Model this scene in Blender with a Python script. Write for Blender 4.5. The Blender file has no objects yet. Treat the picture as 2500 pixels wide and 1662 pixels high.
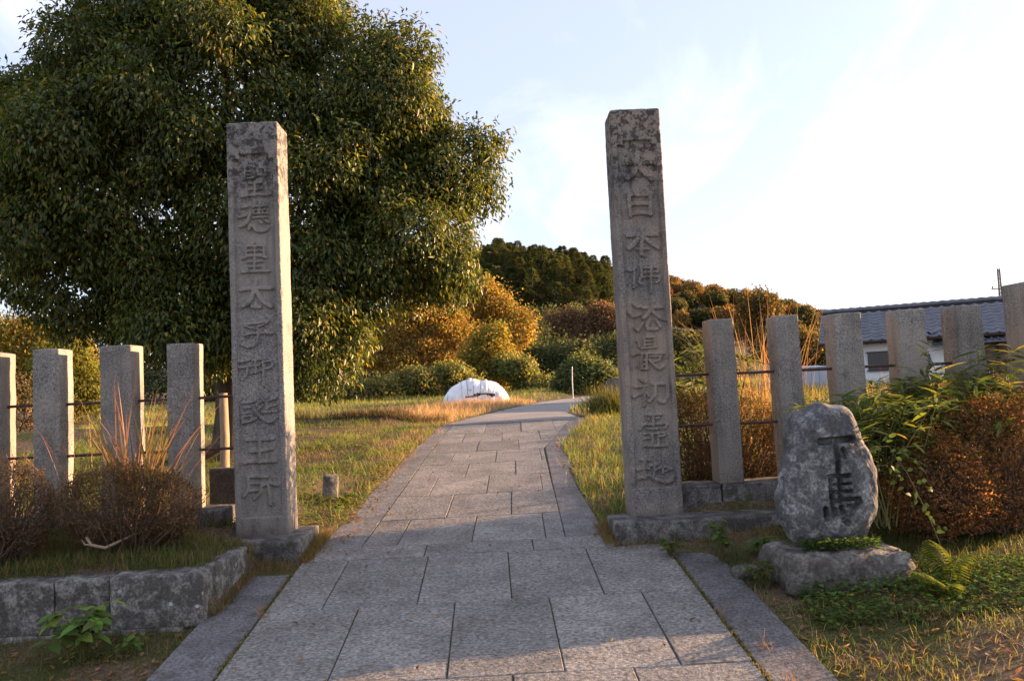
import bpy, bmesh, math, random
import numpy as np
from mathutils import Vector, Matrix

R = math.radians
random.seed(7)
rng = np.random.default_rng(11)
scene = bpy.context.scene
COL = scene.collection

# ------------------------------------------------------------------ camera
cam_data = bpy.data.cameras.new('camera')
cam = bpy.data.objects.new('camera', cam_data)
COL.objects.link(cam)
cam_data.sensor_width = 36.0
cam_data.lens = 27.51
cam_data.clip_start = 0.05
cam_data.clip_end = 3000
CAM = Vector((0.0, 0.0, 1.62))
cam.matrix_world = (Matrix.Translation(CAM) @ Matrix.Rotation(-R(1.71), 4, 'Z')
                    @ Matrix.Rotation(R(90 + 3.78), 4, 'X') @ Matrix.Rotation(R(-2.7), 4, 'Z'))
cam_data.dof.use_dof = True
cam_data.dof.focus_distance = 8.5
cam_data.dof.aperture_fstop = 5.0
scene.camera = cam

# ------------------------------------------------------------------ sky and sun
SUN_AZ, SUN_EL = R(74), R(8.8)          # azimuth from +Y towards +X
world = bpy.data.worlds.new('World')
scene.world = world
world.use_nodes = True
wn = world.node_tree
wn.nodes.clear()


def node(nt, typ, **kw):
    n = nt.nodes.new(typ)
    for k, v in kw.items():
        if k.startswith('i_'):
            key = k[2:]
            n.inputs[int(key) if key.isdigit() else key.replace('_', ' ')].default_value = v
        else:
            setattr(n, k, v)
    return n


def link(nt, a, b):
    nt.links.new(a, b)


def ramp_node(nt, stops, fac=None, interp='LINEAR'):
    n = nt.nodes.new('ShaderNodeValToRGB')
    cr = n.color_ramp
    cr.interpolation = interp
    while len(cr.elements) < len(stops):
        cr.elements.new(0.5)
    for e, (p, c) in zip(cr.elements, stops):
        e.position = p
        e.color = c if len(c) == 4 else (*c, 1)
    if fac is not None:
        nt.links.new(fac, n.inputs[0])
    return n


def mix(nt, a, b, fac, blend='MIX'):
    n = nt.nodes.new('ShaderNodeMix')
    n.data_type = 'RGBA'
    n.blend_type = blend
    for v, k in ((fac, 0), (a, 6), (b, 7)):
        if isinstance(v, (int, float)):
            n.inputs[k].default_value = v
        elif isinstance(v, tuple):
            n.inputs[k].default_value = v if len(v) == 4 else (*v, 1)
        else:
            nt.links.new(v, n.inputs[k])
    return n.outputs[2]


def math_node(nt, op, a, b=0.0, clamp=False):
    n = nt.nodes.new('ShaderNodeMath')
    n.operation = op
    n.use_clamp = clamp
    for v, k in ((a, 0), (b, 1)):
        if isinstance(v, (int, float)):
            n.inputs[k].default_value = v
        else:
            nt.links.new(v, n.inputs[k])
    return n.outputs[0]


sky = node(wn, 'ShaderNodeTexSky', sky_type='NISHITA')
sky.sun_disc = False
sky.sun_elevation = SUN_EL
sky.sun_rotation = SUN_AZ
sky.altitude = 120
sky.air_density = 1.0
sky.dust_density = 1.6
sky.ozone_density = 1.2
tc = node(wn, 'ShaderNodeTexCoord')
sep = node(wn, 'ShaderNodeSeparateXYZ')
link(wn, tc.outputs['Generated'], sep.inputs[0])
den = math_node(wn, 'ADD', math_node(wn, 'MAXIMUM', sep.outputs[2], 0.0), 0.16)
cmb = node(wn, 'ShaderNodeCombineXYZ')
link(wn, math_node(wn, 'DIVIDE', sep.outputs[0], den), cmb.inputs[0])
link(wn, math_node(wn, 'DIVIDE', sep.outputs[1], den), cmb.inputs[1])
mp = node(wn, 'ShaderNodeMapping')
mp.inputs['Location'].default_value = (0.35, 0.1, 0)
mp.inputs['Rotation'].default_value = (0, 0, R(-28))
mp.inputs['Scale'].default_value = (1.7, 0.75, 1)
link(wn, cmb.outputs[0], mp.inputs[0])
cn = node(wn, 'ShaderNodeTexNoise', i_Scale=1.25, i_Detail=7.0, i_Roughness=0.55, i_Distortion=0.5)
link(wn, mp.outputs[0], cn.inputs['Vector'])
cl = ramp_node(wn, [(0.46, (0, 0, 0)), (0.60, (0.40, 0.40, 0.40)), (0.80, (1, 1, 1))], cn.outputs['Fac'])
cloud_fac = math_node(wn, 'MULTIPLY', cl.outputs[0], 0.9)
# thin high veil over the whole sky, then the brighter wisps
skyc = mix(wn, sky.outputs[0], (1.90, 1.98, 2.72), 0.64)
skyc = mix(wn, skyc, (3.3, 3.2, 3.35), cloud_fac)
bg = node(wn, 'ShaderNodeBackground')
bg.inputs['Strength'].default_value = 0.10
link(wn, skyc, bg.inputs['Color'])
wo = node(wn, 'ShaderNodeOutputWorld')
link(wn, bg.outputs[0], wo.inputs['Surface'])

sun_data = bpy.data.lights.new('sun', 'SUN')
sun_data.energy = 5.0
sun_data.angle = R(0.55)
sun_data.color = (1.0, 0.62, 0.36)
sun = bpy.data.objects.new('sun', sun_data)
COL.objects.link(sun)
sdir = Vector((math.sin(SUN_AZ) * math.cos(SUN_EL), math.cos(SUN_AZ) * math.cos(SUN_EL), math.sin(SUN_EL)))
sun.rotation_euler = sdir.to_track_quat('Z', 'Y').to_euler()
sun.location = (20, 10, 12)

vs = scene.view_settings
vs.view_transform = 'Standard'
vs.look = 'None'
vs.gamma = 1.0
vs.exposure = 2.22
scene.cycles.use_denoising = True
scene.cycles.max_bounces = 6
scene.cycles.transparent_max_bounces = 6

# ------------------------------------------------------------------ helpers


def tag(o, label=None, cat=None, group=None, kind=None):
    if label: o['label'] = label
    if cat: o['category'] = cat
    if group: o['group'] = group
    if kind: o['kind'] = kind
    return o


def link_obj(name, me, mat=None, parent=None):
    o = bpy.data.objects.new(name, me)
    COL.objects.link(o)
    if mat is not None:
        if len(me.materials) == 0:
            me.materials.append(mat)
    if parent is not None:
        o.parent = parent
    return o


def empty(name, loc=(0, 0, 0)):
    o = bpy.data.objects.new(name, None)
    o.empty_display_size = 0.1
    o.location = loc
    COL.objects.link(o)
    return o


def mesh_np(name, V, F, smooth=False, col=None):
    """V (n,3), F list of index arrays or one (m,k) array; col (n,3) point colours"""
    me = bpy.data.meshes.new(name)
    V = np.asarray(V, dtype=np.float32)
    if isinstance(F, np.ndarray):
        F = [F]
    F = [np.asarray(f, dtype=np.int32) for f in F if len(f)]
    me.vertices.add(len(V))
    me.vertices.foreach_set('co', V.ravel())
    loops = np.concatenate([f.ravel() for f in F])
    counts = np.concatenate([np.full(len(f), f.shape[1], dtype=np.int32) for f in F])
    starts = np.concatenate([[0], np.cumsum(counts)[:-1]]).astype(np.int32)
    me.loops.add(len(loops))
    me.loops.foreach_set('vertex_index', loops)
    me.polygons.add(len(counts))
    me.polygons.foreach_set('loop_start', starts)
    me.polygons.foreach_set('loop_total', counts)
    if smooth:
        me.polygons.foreach_set('use_smooth', np.ones(len(counts), dtype=bool))
    if col is not None:
        a = me.attributes.new('Col', 'FLOAT_COLOR', 'POINT')
        c4 = np.ones((len(V), 4), dtype=np.float32)
        c4[:, :3] = col
        a.data.foreach_set('color', c4.ravel())
    me.update(calc_edges=True)
    return me


def bm_mesh(name, bm, smooth=False):
    me = bpy.data.meshes.new(name)
    bm.normal_update()
    bm.to_mesh(me)
    bm.free()
    if smooth:
        for p in me.polygons:
            p.use_smooth = True
    return me


def wob(P, s=1.0, seed=0.0):
    """cheap smooth pseudo noise in about -1..1 for arrays of points"""
    P = np.asarray(P, float) * s
    x, y = P[..., 0] + seed * 1.7, P[..., 1] - seed * 2.3
    z = P[..., 2] + seed if P.shape[-1] > 2 else np.zeros_like(x) + seed
    a = np.sin(1.3 * x + 0.7 * y - 1.1 * z + 1.9 * np.sin(0.9 * y + 0.6 * z + seed))
    b = np.sin(-0.9 * x + 1.5 * y + 0.8 * z + 1.7 * np.sin(1.1 * x - 0.8 * z + 2.1))
    c = np.sin(2.1 * x + 1.9 * y + 2.4 * z + 1.3 * np.sin(1.7 * x + 1.2 * y))
    return (a + b + 0.6 * c) / 2.6


def box_bm(bm, sx, sy, sz, loc=(0, 0, 0), bevel=0.0, seg=1):
    g = bmesh.ops.create_cube(bm, size=1.0)
    vs_ = g['verts']
    for v in vs_:
        v.co = Vector((v.co.x * sx, v.co.y * sy, v.co.z * sz)) + Vector(loc)
    if bevel:
        es = list({e for v in vs_ for e in v.link_edges})
        bmesh.ops.bevel(bm, geom=es, offset=bevel, segments=seg, affect='EDGES', profile=0.6)
    return bm


def box(name, sx, sy, sz, loc, mat, parent=None, bevel=0.006, rot=None, seg=1):
    bm = bmesh.new()
    box_bm(bm, sx, sy, sz, (0, 0, 0), bevel, seg)
    o = link_obj(name, bm_mesh(name, bm), mat, parent)
    o.location = loc
    if rot: o.rotation_euler = rot
    return o


def rough_box(name, sx, sy, sz, loc, mat, parent=None, amp=0.006, res=0.08, rnd=0.02, seed=0, rot=None):
    """hewn stone block: rounded box with uneven faces"""
    bm = bmesh.new()
    box_bm(bm, sx, sy, sz, (0, 0, 0), min(rnd, min(sx, sy, sz) * 0.3), 2)
    cuts = [(Vector((1, 0, 0)), sx), (Vector((0, 1, 0)), sy), (Vector((0, 0, 1)), sz)]
    for ax, s in cuts:
        n = max(1, int(s / res))
        for i in range(1, n):
            geom = bm.verts[:] + bm.edges[:] + bm.faces[:]
            bmesh.ops.bisect_plane(bm, geom=geom, plane_co=ax * (-s / 2 + s * i / n), plane_no=ax)
    bm.normal_update()
    P = np.array([v.co[:] for v in bm.verts])
    d = wob(P, 9, seed) * 0.6 + wob(P, 31, seed + 3) * 0.4
    for v, k in zip(bm.verts, d):
        v.co += v.normal * float(k) * amp
    o = link_obj(name, bm_mesh(name, bm, True), mat, parent)
    o.location = loc
    if rot: o.rotation_euler = rot
    return o


def prism_mesh(name, poly, ztop, thick, bevel=0.008):
    """poly: list of (x,y); ztop(x,y): top height"""
    bm = bmesh.new()
    top = [bm.verts.new((x, y, ztop(x, y))) for x, y in poly]
    cx = sum(p[0] for p in poly) / len(poly); cy = sum(p[1] for p in poly) / len(poly)
    f = bm.faces.new(top)
    if f.normal.z < 0 or f.calc_area() and False:
        pass
    r = bmesh.ops.extrude_face_region(bm, geom=[f])
    for v in [g for g in r['geom'] if isinstance(g, bmesh.types.BMVert)]:
        v.co.z -= thick
    bmesh.ops.recalc_face_normals(bm, faces=bm.faces[:])
    if bevel:
        te = [e for e in bm.edges if all(abs(v.co.z - ztop(v.co.x, v.co.y)) < 1e-5 for v in e.verts)]
        bmesh.ops.bevel(bm, geom=te, offset=bevel, segments=1, affect='EDGES')
    return bm_mesh(name, bm)


def tubes_mesh(name, paths, sides=5, smooth=True, col=None):
    """paths: list of (points, radii)"""
    V, F, C = [], [], []
    n0 = 0
    ang = np.arange(sides) * 2 * math.pi / sides
    ca, sa = np.cos(ang), np.sin(ang)
    for pts, rad in paths:
        P = np.asarray(pts, float)
        m = len(P)
        rad = np.broadcast_to(np.asarray(rad, float), (m,)) if np.ndim(rad) == 0 else np.interp(np.linspace(0, 1, m), np.linspace(0, 1, len(rad)), rad)
        T = np.gradient(P, axis=0)
        T /= np.linalg.norm(T, axis=1)[:, None] + 1e-9
        ref = np.array([0, 0, 1.0]) if abs(T[:, 2]).mean() < 0.8 else np.array([1.0, 0, 0])
        A = np.cross(T, ref); A /= np.linalg.norm(A, axis=1)[:, None] + 1e-9
        B = np.cross(T, A)
        ring = P[:, None, :] + rad[:, None, None] * (A[:, None, :] * ca[None, :, None] + B[:, None, :] * sa[None, :, None])
        V.append(ring.reshape(-1, 3))
        i = np.arange(m - 1)[:, None] * sides
        k = np.arange(sides)[None, :]
        k2 = (k + 1) % sides
        q = np.stack([i + k, i + k2, i + sides + k2, i + sides + k], -1).reshape(-1, 4) + n0
        F.append(q)
        n0 += m * sides
    V = np.concatenate(V); F = np.concatenate(F)
    return mesh_np(name, V, F, smooth, None if col is None else np.broadcast_to(np.asarray(col), V.shape))


def leaves_mesh(name, P, D, U, L, W, col, fold=0.25, droop=0.15, six=False):
    """one small blade per row: base P, direction D, face normal U"""
    n = len(P)
    D = D / (np.linalg.norm(D, axis=1)[:, None] + 1e-9)
    S = np.cross(D, U); S /= np.linalg.norm(S, axis=1)[:, None] + 1e-9
    Nn = np.cross(S, D)
    L = np.broadcast_to(L, (n,))[:, None]; W = np.broadcast_to(W, (n,))[:, None]
    if not six:
        b = P
        t = P + D * L - Nn * L * droop
        m = P + D * L * 0.45
        l = m - S * W * 0.5 + Nn * W * fold
        r = m + S * W * 0.5 + Nn * W * fold
        V = np.stack([b, r, t, l], 1).reshape(-1, 3)
        i = np.arange(n)[:, None] * 4
        F = np.concatenate([i + np.array([[0, 1, 2]]), i + np.array([[0, 2, 3]])])
        k = 4
    else:
        def at(f): return P + D * L * f - Nn * L * droop * f * f
        b = at(0.0); t = at(1.0)
        up = Nn * W * fold
        r1 = at(0.3) + S * W * 0.48 + up; l1 = at(0.3) - S * W * 0.48 + up
        r2 = at(0.68) + S * W * 0.36 + up * 0.7; l2 = at(0.68) - S * W * 0.36 + up * 0.7
        m1 = at(0.3); m2 = at(0.68)
        V = np.stack([b, r1, r2, t, l2, l1, m1, m2], 1).reshape(-1, 3)
        i = np.arange(n)[:, None] * 8
        F = [np.concatenate([i + np.array([[0, 1, 6]]), i + np.array([[0, 6, 5]]), i + np.array([[2, 3, 7]]), i + np.array([[7, 3, 4]])]),
             np.concatenate([i + np.array([[1, 2, 7, 6]]), i + np.array([[6, 7, 4, 5]])])]
        k = 8
    return mesh_np(name, V, F, False, np.repeat(col, k, axis=0))


def ribbons_mesh(name, P, az, tilt, L, W, bend, col, K=3, tipcol=None, taper=0.8):
    """curved blades growing from P; az heading, tilt start angle from vertical, bend added over the length"""
    n = len(P)
    L = np.broadcast_to(L, (n,)); W = np.broadcast_to(W, (n,))
    t = np.linspace(0, 1, K + 1)
    th = tilt[:, None] + bend[:, None] * t[None, :]
    seg = L[:, None] / K
    thm = (th[:, 1:] + th[:, :-1]) / 2
    hx = np.concatenate([np.zeros((n, 1)), np.cumsum(np.sin(thm) * seg, 1)], 1)
    hz = np.concatenate([np.zeros((n, 1)), np.cumsum(np.cos(thm) * seg, 1)], 1)
    ca, sa = np.cos(az), np.sin(az)
    Cx = P[:, 0, None] + hx * ca[:, None]
    Cy = P[:, 1, None] + hx * sa[:, None]
    Cz = P[:, 2, None] + hz
    tw = az + math.pi / 2 + rng.uniform(-0.8, 0.8, n)
    sx, sy = np.cos(tw), np.sin(tw)
    wprof = np.maximum((1 - t) ** taper, 0.04) * np.minimum(1.0, 0.55 + 2.0 * t)
    w = W[:, None] * wprof[None, :] * 0.5
    A = np.stack([Cx - sx[:, None] * w, Cy - sy[:, None] * w, Cz], -1)
    B = np.stack([Cx + sx[:, None] * w, Cy + sy[:, None] * w, Cz], -1)
    V = np.stack([A, B], 2).reshape(-1, 3)
    base = np.arange(n)[:, None, None] * (2 * (K + 1))
    j = np.arange(K)[None, :, None] * 2
    F = (base + j + np.array([0, 1, 3, 2])[None, None, :]).reshape(-1, 4)
    if tipcol is None:
        c = np.repeat(col, 2 * (K + 1), axis=0)
    else:
        tt = np.repeat(t, 2)[None, :, None]
        c = (col[:, None, :] * (1 - tt) + tipcol[:, None, :] * tt).reshape(-1, 3)
    return mesh_np(name, V, F, False, c)


def vary(base, n, amt=0.25, hue=0.12):
    base = np.asarray(base, float)
    k = rng.uniform(1 - amt, 1 + amt, (n, 1))
    h = rng.normal(0, hue, (n, 3))
    return np.clip(base[None, :] * k * (1 + h), 0.002, 0.9)


def pick(palette, n, p=None, amt=0.25, hue=0.08):
    pal = np.asarray(palette, float)
    idx = rng.choice(len(pal), n, p=p)
    k = rng.uniform(1 - amt, 1 + amt, (n, 1))
    return np.clip(pal[idx] * k * (1 + rng.normal(0, hue, (n, 3))), 0.002, 0.9)


def unit(n):
    v = rng.normal(size=(n, 3))
    return v / np.linalg.norm(v, axis=1)[:, None]


# ------------------------------------------------------------------ materials
MATS = {}


def new_mat(name):
    m = bpy.data.materials.new(name)
    m.use_nodes = True
    nt = m.node_tree
    b = nt.nodes['Principled BSDF']
    MATS[name] = m
    return m, nt, b


def coords(nt, world_space=False, rand=True):
    if world_space:
        g = nt.nodes.new('ShaderNodeNewGeometry')
        return g.outputs['Position']
    t = nt.nodes.new('ShaderNodeTexCoord')
    if not rand:
        return t.outputs['Object']
    oi = nt.nodes.new('ShaderNodeObjectInfo')
    v = nt.nodes.new('ShaderNodeVectorMath')
    v.operation = 'MULTIPLY_ADD'
    cx = nt.nodes.new('ShaderNodeCombineXYZ')
    for k in range(3):
        nt.links.new(oi.outputs['Random'], cx.inputs[k])
    nt.links.new(cx.outputs[0], v.inputs[0])
    v.inputs[1].default_value = (37, 53, 71)
    nt.links.new(t.outputs['Object'], v.inputs[2])
    return v.outputs[0]


def noise_tex(nt, vec, scale, detail=4, rough=0.55, dist=0.0, stretch=None):
    if stretch:
        m = nt.nodes.new('ShaderNodeMapping')
        m.inputs['Scale'].default_value = stretch
        nt.links.new(vec, m.inputs[0])
        vec = m.outputs[0]
    n = node(nt, 'ShaderNodeTexNoise', i_Scale=scale, i_Detail=float(detail), i_Roughness=rough, i_Distortion=dist)
    nt.links.new(vec, n.inputs['Vector'])
    return n.outputs['Fac']


def sm(nt, fac, lo, hi):
    n = nt.nodes.new('ShaderNodeMapRange')
    n.inputs['From Min'].default_value = lo
    n.inputs['From Max'].default_value = hi
    nt.links.new(fac, n.inputs['Value'])
    return n.outputs[0]


def bump(nt, bsdf, h, strength=0.5, dist=0.01, prev=None):
    b = nt.nodes.new('ShaderNodeBump')
    b.inputs['Strength'].default_value = strength
    b.inputs['Distance'].default_value = dist
    nt.links.new(h, b.inputs['Height'])
    if prev is not None:
        nt.links.new(prev, b.inputs['Normal'])
    nt.links.new(b.outputs[0], bsdf.inputs['Normal'])
    return b.outputs[0]


def granite(name, light, dark, speck=70, moss=0.0, dirt=(0.05, 0.045, 0.04), dirt_lo=0.56, dirt_hi=0.66, lichen=0.0,
            bump_s=0.6, stretch=None, rough=0.9, warm=None, top_stain=None, foot_stain=None, tone=None, dirt_scale=7.0, streak=0.0, vari=0.0, bdist=0.006):
    m, nt, b = new_mat(name)
    v = coords(nt)
    sp = noise_tex(nt, v, speck, 3, 0.65, 0, stretch)
    med = noise_tex(nt, v, 2.2, 5, 0.6)
    c = ramp_node(nt, [(0.30, dark), (0.50, tuple((a + d) / 2 for a, d in zip(light, dark))), (0.68, light)], sp).outputs[0]
    c = mix(nt, c, (0.55, 0.55, 0.55, 1), sm(nt, med, 0.62, 0.35), 'MULTIPLY') if tone is None else mix(nt, c, tone, sm(nt, med, 0.65, 0.35), 'MULTIPLY')
    if warm:
        wv = noise_tex(nt, v, 1.1, 4, 0.6)
        c = mix(nt, c, warm, sm(nt, wv, 0.46, 0.72))
    d = noise_tex(nt, v, dirt_scale, 9, 0.68, 0.3)
    dm = sm(nt, d, dirt_lo, dirt_hi)
    c = mix(nt, c, dirt, math_node(nt, 'MULTIPLY', dm, 0.75))
    if top_stain:
        t = nt.nodes.new('ShaderNodeTexCoord'); s = nt.nodes.new('ShaderNodeSeparateXYZ')
        nt.links.new(t.outputs['Object'], s.inputs[0])
        z0, z1 = top_stain
        zz = sm(nt, s.outputs[2], z0, z1)
        d2 = noise_tex(nt, v, 15.0, 10, 0.76, 0.15)
        k = math_node(nt, 'MULTIPLY', zz, sm(nt, d2, 0.485, 0.54), True)
        c = mix(nt, c, (0.035, 0.032, 0.03), math_node(nt, 'MULTIPLY', k, 0.85))
    if foot_stain:
        t = nt.nodes.new('ShaderNodeTexCoord'); s = nt.nodes.new('ShaderNodeSeparateXYZ')
        nt.links.new(t.outputs['Object'], s.inputs[0])
        z0, z1 = foot_stain
        zz = sm(nt, math_node(nt, 'ADD', s.outputs[2], math_node(nt, 'MULTIPLY', med, 0.12)), z1, z0)
        c = mix(nt, c, (0.07, 0.06, 0.048), math_node(nt, 'MULTIPLY', zz, 0.7, True))
    if lichen:
        vo = node(nt, 'ShaderNodeTexVoronoi', i_Scale=9.0)
        nt.links.new(v, vo.inputs['Vector'])
        ln = noise_tex(nt, v, 26, 5, 0.7)
        lm = sm(nt, math_node(nt, 'ADD', vo.outputs['Distance'], math_node(nt, 'MULTIPLY', ln, 0.35)), 0.18 + lichen, 0.12 + lichen)
        lm2 = math_node(nt, 'MULTIPLY', lm, sm(nt, noise_tex(nt, v, 3.1, 3), 0.45, 0.6))
        c = mix(nt, c, (0.42, 0.43, 0.40), math_node(nt, 'MULTIPLY', lm2, 0.85, True))
    if moss:
        ms = sm(nt, noise_tex(nt, v, 4.0, 7, 0.65), 0.62 - moss, 0.72 - moss)
        c = mix(nt, c, (0.045, 0.055, 0.012), math_node(nt, 'MULTIPLY', ms, 0.8))
    if streak:
        sk = noise_tex(nt, v, 11.0, 6, 0.65, 0.15, (1, 1, 0.07))
        c = mix(nt, c, (0.30, 0.26, 0.23), math_node(nt, 'MULTIPLY', sm(nt, sk, 0.50, 0.68), streak), 'MULTIPLY')
    if vari:
        oi = nt.nodes.new('ShaderNodeObjectInfo')
        hv = nt.nodes.new('ShaderNodeHueSaturation')
        nt.links.new(c, hv.inputs['Color'])
        nt.links.new(math_node(nt, 'ADD', math_node(nt, 'MULTIPLY', oi.outputs['Random'], vari), 1 - vari * 0.5), hv.inputs['Value'])
        c = hv.outputs[0]
    nt.links.new(c, b.inputs['Base Color'])
    b.inputs['Roughness'].default_value = rough
    b.inputs['Specular IOR Level'].default_value = 0.25
    fine = noise_tex(nt, v, speck * 0.8, 4, 0.7, 0, stretch)
    p = bump(nt, b, fine, bump_s, bdist)
    big = noise_tex(nt, v, 14, 6, 0.65)
    bump(nt, b, big, bump_s * 0.7, 0.02, p)
    return m


M_PIL_L = granite('stone_pillar_grey', (0.39, 0.358, 0.318), (0.088, 0.082, 0.077), 70, streak=0.45, warm=(0.25, 0.22, 0.19), top_stain=(2.62, 3.25), foot_stain=(0.0, 0.22),
                  dirt_lo=0.58, dirt_hi=0.72, bump_s=0.35, tone=(0.66, 0.66, 0.68), lichen=0.0)
M_PIL_R = granite('stone_pillar_warm', (0.38, 0.343, 0.30), (0.088, 0.080, 0.074), 70, streak=0.45, warm=(0.29, 0.225, 0.17), top_stain=(2.58, 3.2), foot_stain=(0.0, 0.16),
                  dirt_lo=0.58, dirt_hi=0.72, bump_s=0.35, tone=(0.64, 0.64, 0.66))
M_POST = granite('stone_post_granite', (0.39, 0.36, 0.315), (0.085, 0.08, 0.075), 75, streak=0.3, vari=0.2, warm=(0.26, 0.215, 0.175), dirt_lo=0.58, dirt_hi=0.75, bump_s=0.4, tone=(0.62, 0.61, 0.60))
M_SLAB = granite('stone_paving_granite', (0.40, 0.372, 0.335), (0.080, 0.074, 0.070), 46, dirt=(0.10, 0.085, 0.07), dirt_lo=0.55, dirt_hi=0.75, dirt_scale=3.0, bump_s=1.0, stretch=(0.85, 1.2, 1),
                 tone=(0.64, 0.63, 0.62), rough=0.8, vari=0.34, bdist=0.013)
M_BORDER = granite('stone_border_slab', (0.24, 0.225, 0.22), (0.06, 0.056, 0.058), 50, dirt=(0.06, 0.05, 0.045), dirt_lo=0.50, dirt_hi=0.72, bump_s=0.8, tone=(0.6, 0.6, 0.6), rough=0.85, vari=0.2)
M_BORDER_UP = granite('stone_border_upper', (0.33, 0.31, 0.295), (0.085, 0.08, 0.078), 50, dirt=(0.11, 0.09, 0.07), dirt_lo=0.46, dirt_hi=0.68, bump_s=0.8, tone=(0.65, 0.65, 0.65), rough=0.85)
M_WALL = granite('stone_wall_lichened', (0.37, 0.345, 0.31), (0.085, 0.078, 0.072), 60, dirt=(0.042, 0.036, 0.033), dirt_lo=0.43, dirt_hi=0.54, lichen=0.15, moss=0.03, bump_s=0.9, dirt_scale=11.0, vari=0.35)
M_PLINTH = granite('stone_plinth', (0.29, 0.27, 0.245), (0.08, 0.075, 0.07), 60, dirt=(0.035, 0.03, 0.028), dirt_lo=0.44, dirt_hi=0.56, lichen=0.03, moss=0.05, bump_s=0.7)
M_BOULDER = granite('stone_boulder_lichened', (0.46, 0.45, 0.42), (0.10, 0.10, 0.105), 50, dirt=(0.04, 0.038, 0.042), dirt_lo=0.40, dirt_hi=0.52, lichen=0.06, bump_s=0.9, dirt_scale=7.0)
M_ROCK = granite('stone_rough_rock', (0.29, 0.265, 0.23), (0.085, 0.077, 0.068), 40, dirt=(0.045, 0.038, 0.034), dirt_lo=0.44, dirt_hi=0.58, lichen=0.02, moss=0.03, bump_s=0.9)
M_DARKSTONE = granite('stone_dark', (0.10, 0.095, 0.09), (0.04, 0.038, 0.036), 50, bump_s=0.7)


def foliage(name, rough=0.45, trans=0.35, spec=0.4, rnd=0.0, twosided=True):
    m, nt, b = new_mat(name)
    a = node(nt, 'ShaderNodeAttribute', attribute_name='Col')
    c = a.outputs['Color']
    if rnd:
        oi = nt.nodes.new('ShaderNodeObjectInfo')
        hv = nt.nodes.new('ShaderNodeHueSaturation')
        nt.links.new(c, hv.inputs['Color'])
        nt.links.new(math_node(nt, 'ADD', math_node(nt, 'MULTIPLY', oi.outputs['Random'], 0.05 * rnd), 0.5 - 0.025 * rnd), hv.inputs['Hue'])
        nt.links.new(math_node(nt, 'ADD', math_node(nt, 'MULTIPLY', oi.outputs['Random'], 0.7 * rnd), 1 - 0.35 * rnd), hv.inputs['Value'])
        c = hv.outputs[0]
    nt.links.new(c, b.inputs['Base Color'])
    b.inputs['Roughness'].default_value = rough
    b.inputs['Specular IOR Level'].default_value = spec
    tr = nt.nodes.new('ShaderNodeBsdfTranslucent')
    tcol = mix(nt, c, (1.5, 1.35, 0.7), 1.0, 'MULTIPLY')
    nt.links.new(tcol, tr.inputs['Color'])
    ms = nt.nodes.new('ShaderNodeMixShader')
    ms.inputs[0].default_value = trans
    nt.links.new(b.outputs[0], ms.inputs[1])
    nt.links.new(tr.outputs[0], ms.inputs[2])
    nt.links.new(ms.outputs[0], nt.nodes['Material Output'].inputs['Surface'])
    return m


M_LEAF = foliage('leaf_glossy_evergreen', 0.42, 0.38, 0.35)
M_FOL = foliage('leaf_matt', 0.55, 0.5, 0.25)
M_FAR = foliage('leaf_far', 0.7, 0.42, 0.15, rnd=1.0)
M_GRASS = foliage('grass_blade', 0.6, 0.4, 0.25)
M_TWIGCOL = foliage('twig', 0.85, 0.0, 0.1)


def plain(name, c, rough=0.8, spec=0.3, ns=8.0, amt=0.35, bump_s=0.3, metallic=0.0, stretch=None):
    m, nt, b = new_mat(name)
    v = coords(nt)
    n = noise_tex(nt, v, ns, 6, 0.6, 0, stretch)
    cc = mix(nt, tuple(x * (1 - amt) for x in c), tuple(min(1, x * (1 + amt * 0.6)) for x in c), sm(nt, n, 0.3, 0.7))
    nt.links.new(cc, b.inputs['Base Color'])
    b.inputs['Roughness'].default_value = rough
    b.inputs['Specular IOR Level'].default_value = spec
    b.inputs['Metallic'].default_value = metallic
    if bump_s:
        bump(nt, b, noise_tex(nt, v, ns * 5, 5, 0.65, 0, stretch), bump_s, 0.006)
    return m


M_BARK = plain('bark', (0.10, 0.075, 0.055), 0.9, 0.1, 6, 0.5, 0.8, stretch=(3, 3, 0.6))
M_IRON = plain('rusty_iron', (0.075, 0.04, 0.03), 0.7, 0.4, 30, 0.6, 0.3)
M_WOOD = plain('weathered_wood', (0.28, 0.20, 0.13), 0.85, 0.15, 9, 0.4, 0.5, stretch=(4, 4, 0.4))
M_PLASTER = plain('white_plaster', (0.78, 0.77, 0.75), 0.85, 0.2, 1.5, 0.06, 0.1)
M_TILE = plain('grey_roof_tile', (0.125, 0.13, 0.15), 0.5, 0.5, 3.0, 0.35, 0.1)
M_DARKWOOD = plain('dark_wood', (0.05, 0.036, 0.028), 0.75, 0.25, 10, 0.4, 0.2)
M_BROWNWALL = plain('brown_boarding', (0.16, 0.11, 0.08), 0.8, 0.2, 6, 0.3, 0.2)
M_GREYMETAL = plain('grey_blue_sheet', (0.36, 0.40, 0.46), 0.5, 0.4, 2.0, 0.12, 0.05)
M_BARS = plain('window_grille', (0.045, 0.045, 0.05), 0.5, 0.4, 10, 0.2, 0.0)
M_GLASS = plain('dark_glass', (0.025, 0.028, 0.034), 0.12, 0.6, 3, 0.2, 0.0)
M_TARP = plain('white_plastic_sheet', (0.74, 0.74, 0.76), 0.42, 0.5, 2.5, 0.10, 0.25)
M_STRAW = plain('straw', (0.22, 0.17, 0.10), 0.9, 0.1, 14, 0.5, 0.8)
M_POLEW = plain('white_painted_pole', (0.70, 0.69, 0.66), 0.6, 0.3, 5, 0.1, 0.0)
M_CONC = plain('concrete_pole', (0.16, 0.14, 0.135), 0.8, 0.2, 5, 0.2, 0.1)


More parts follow.
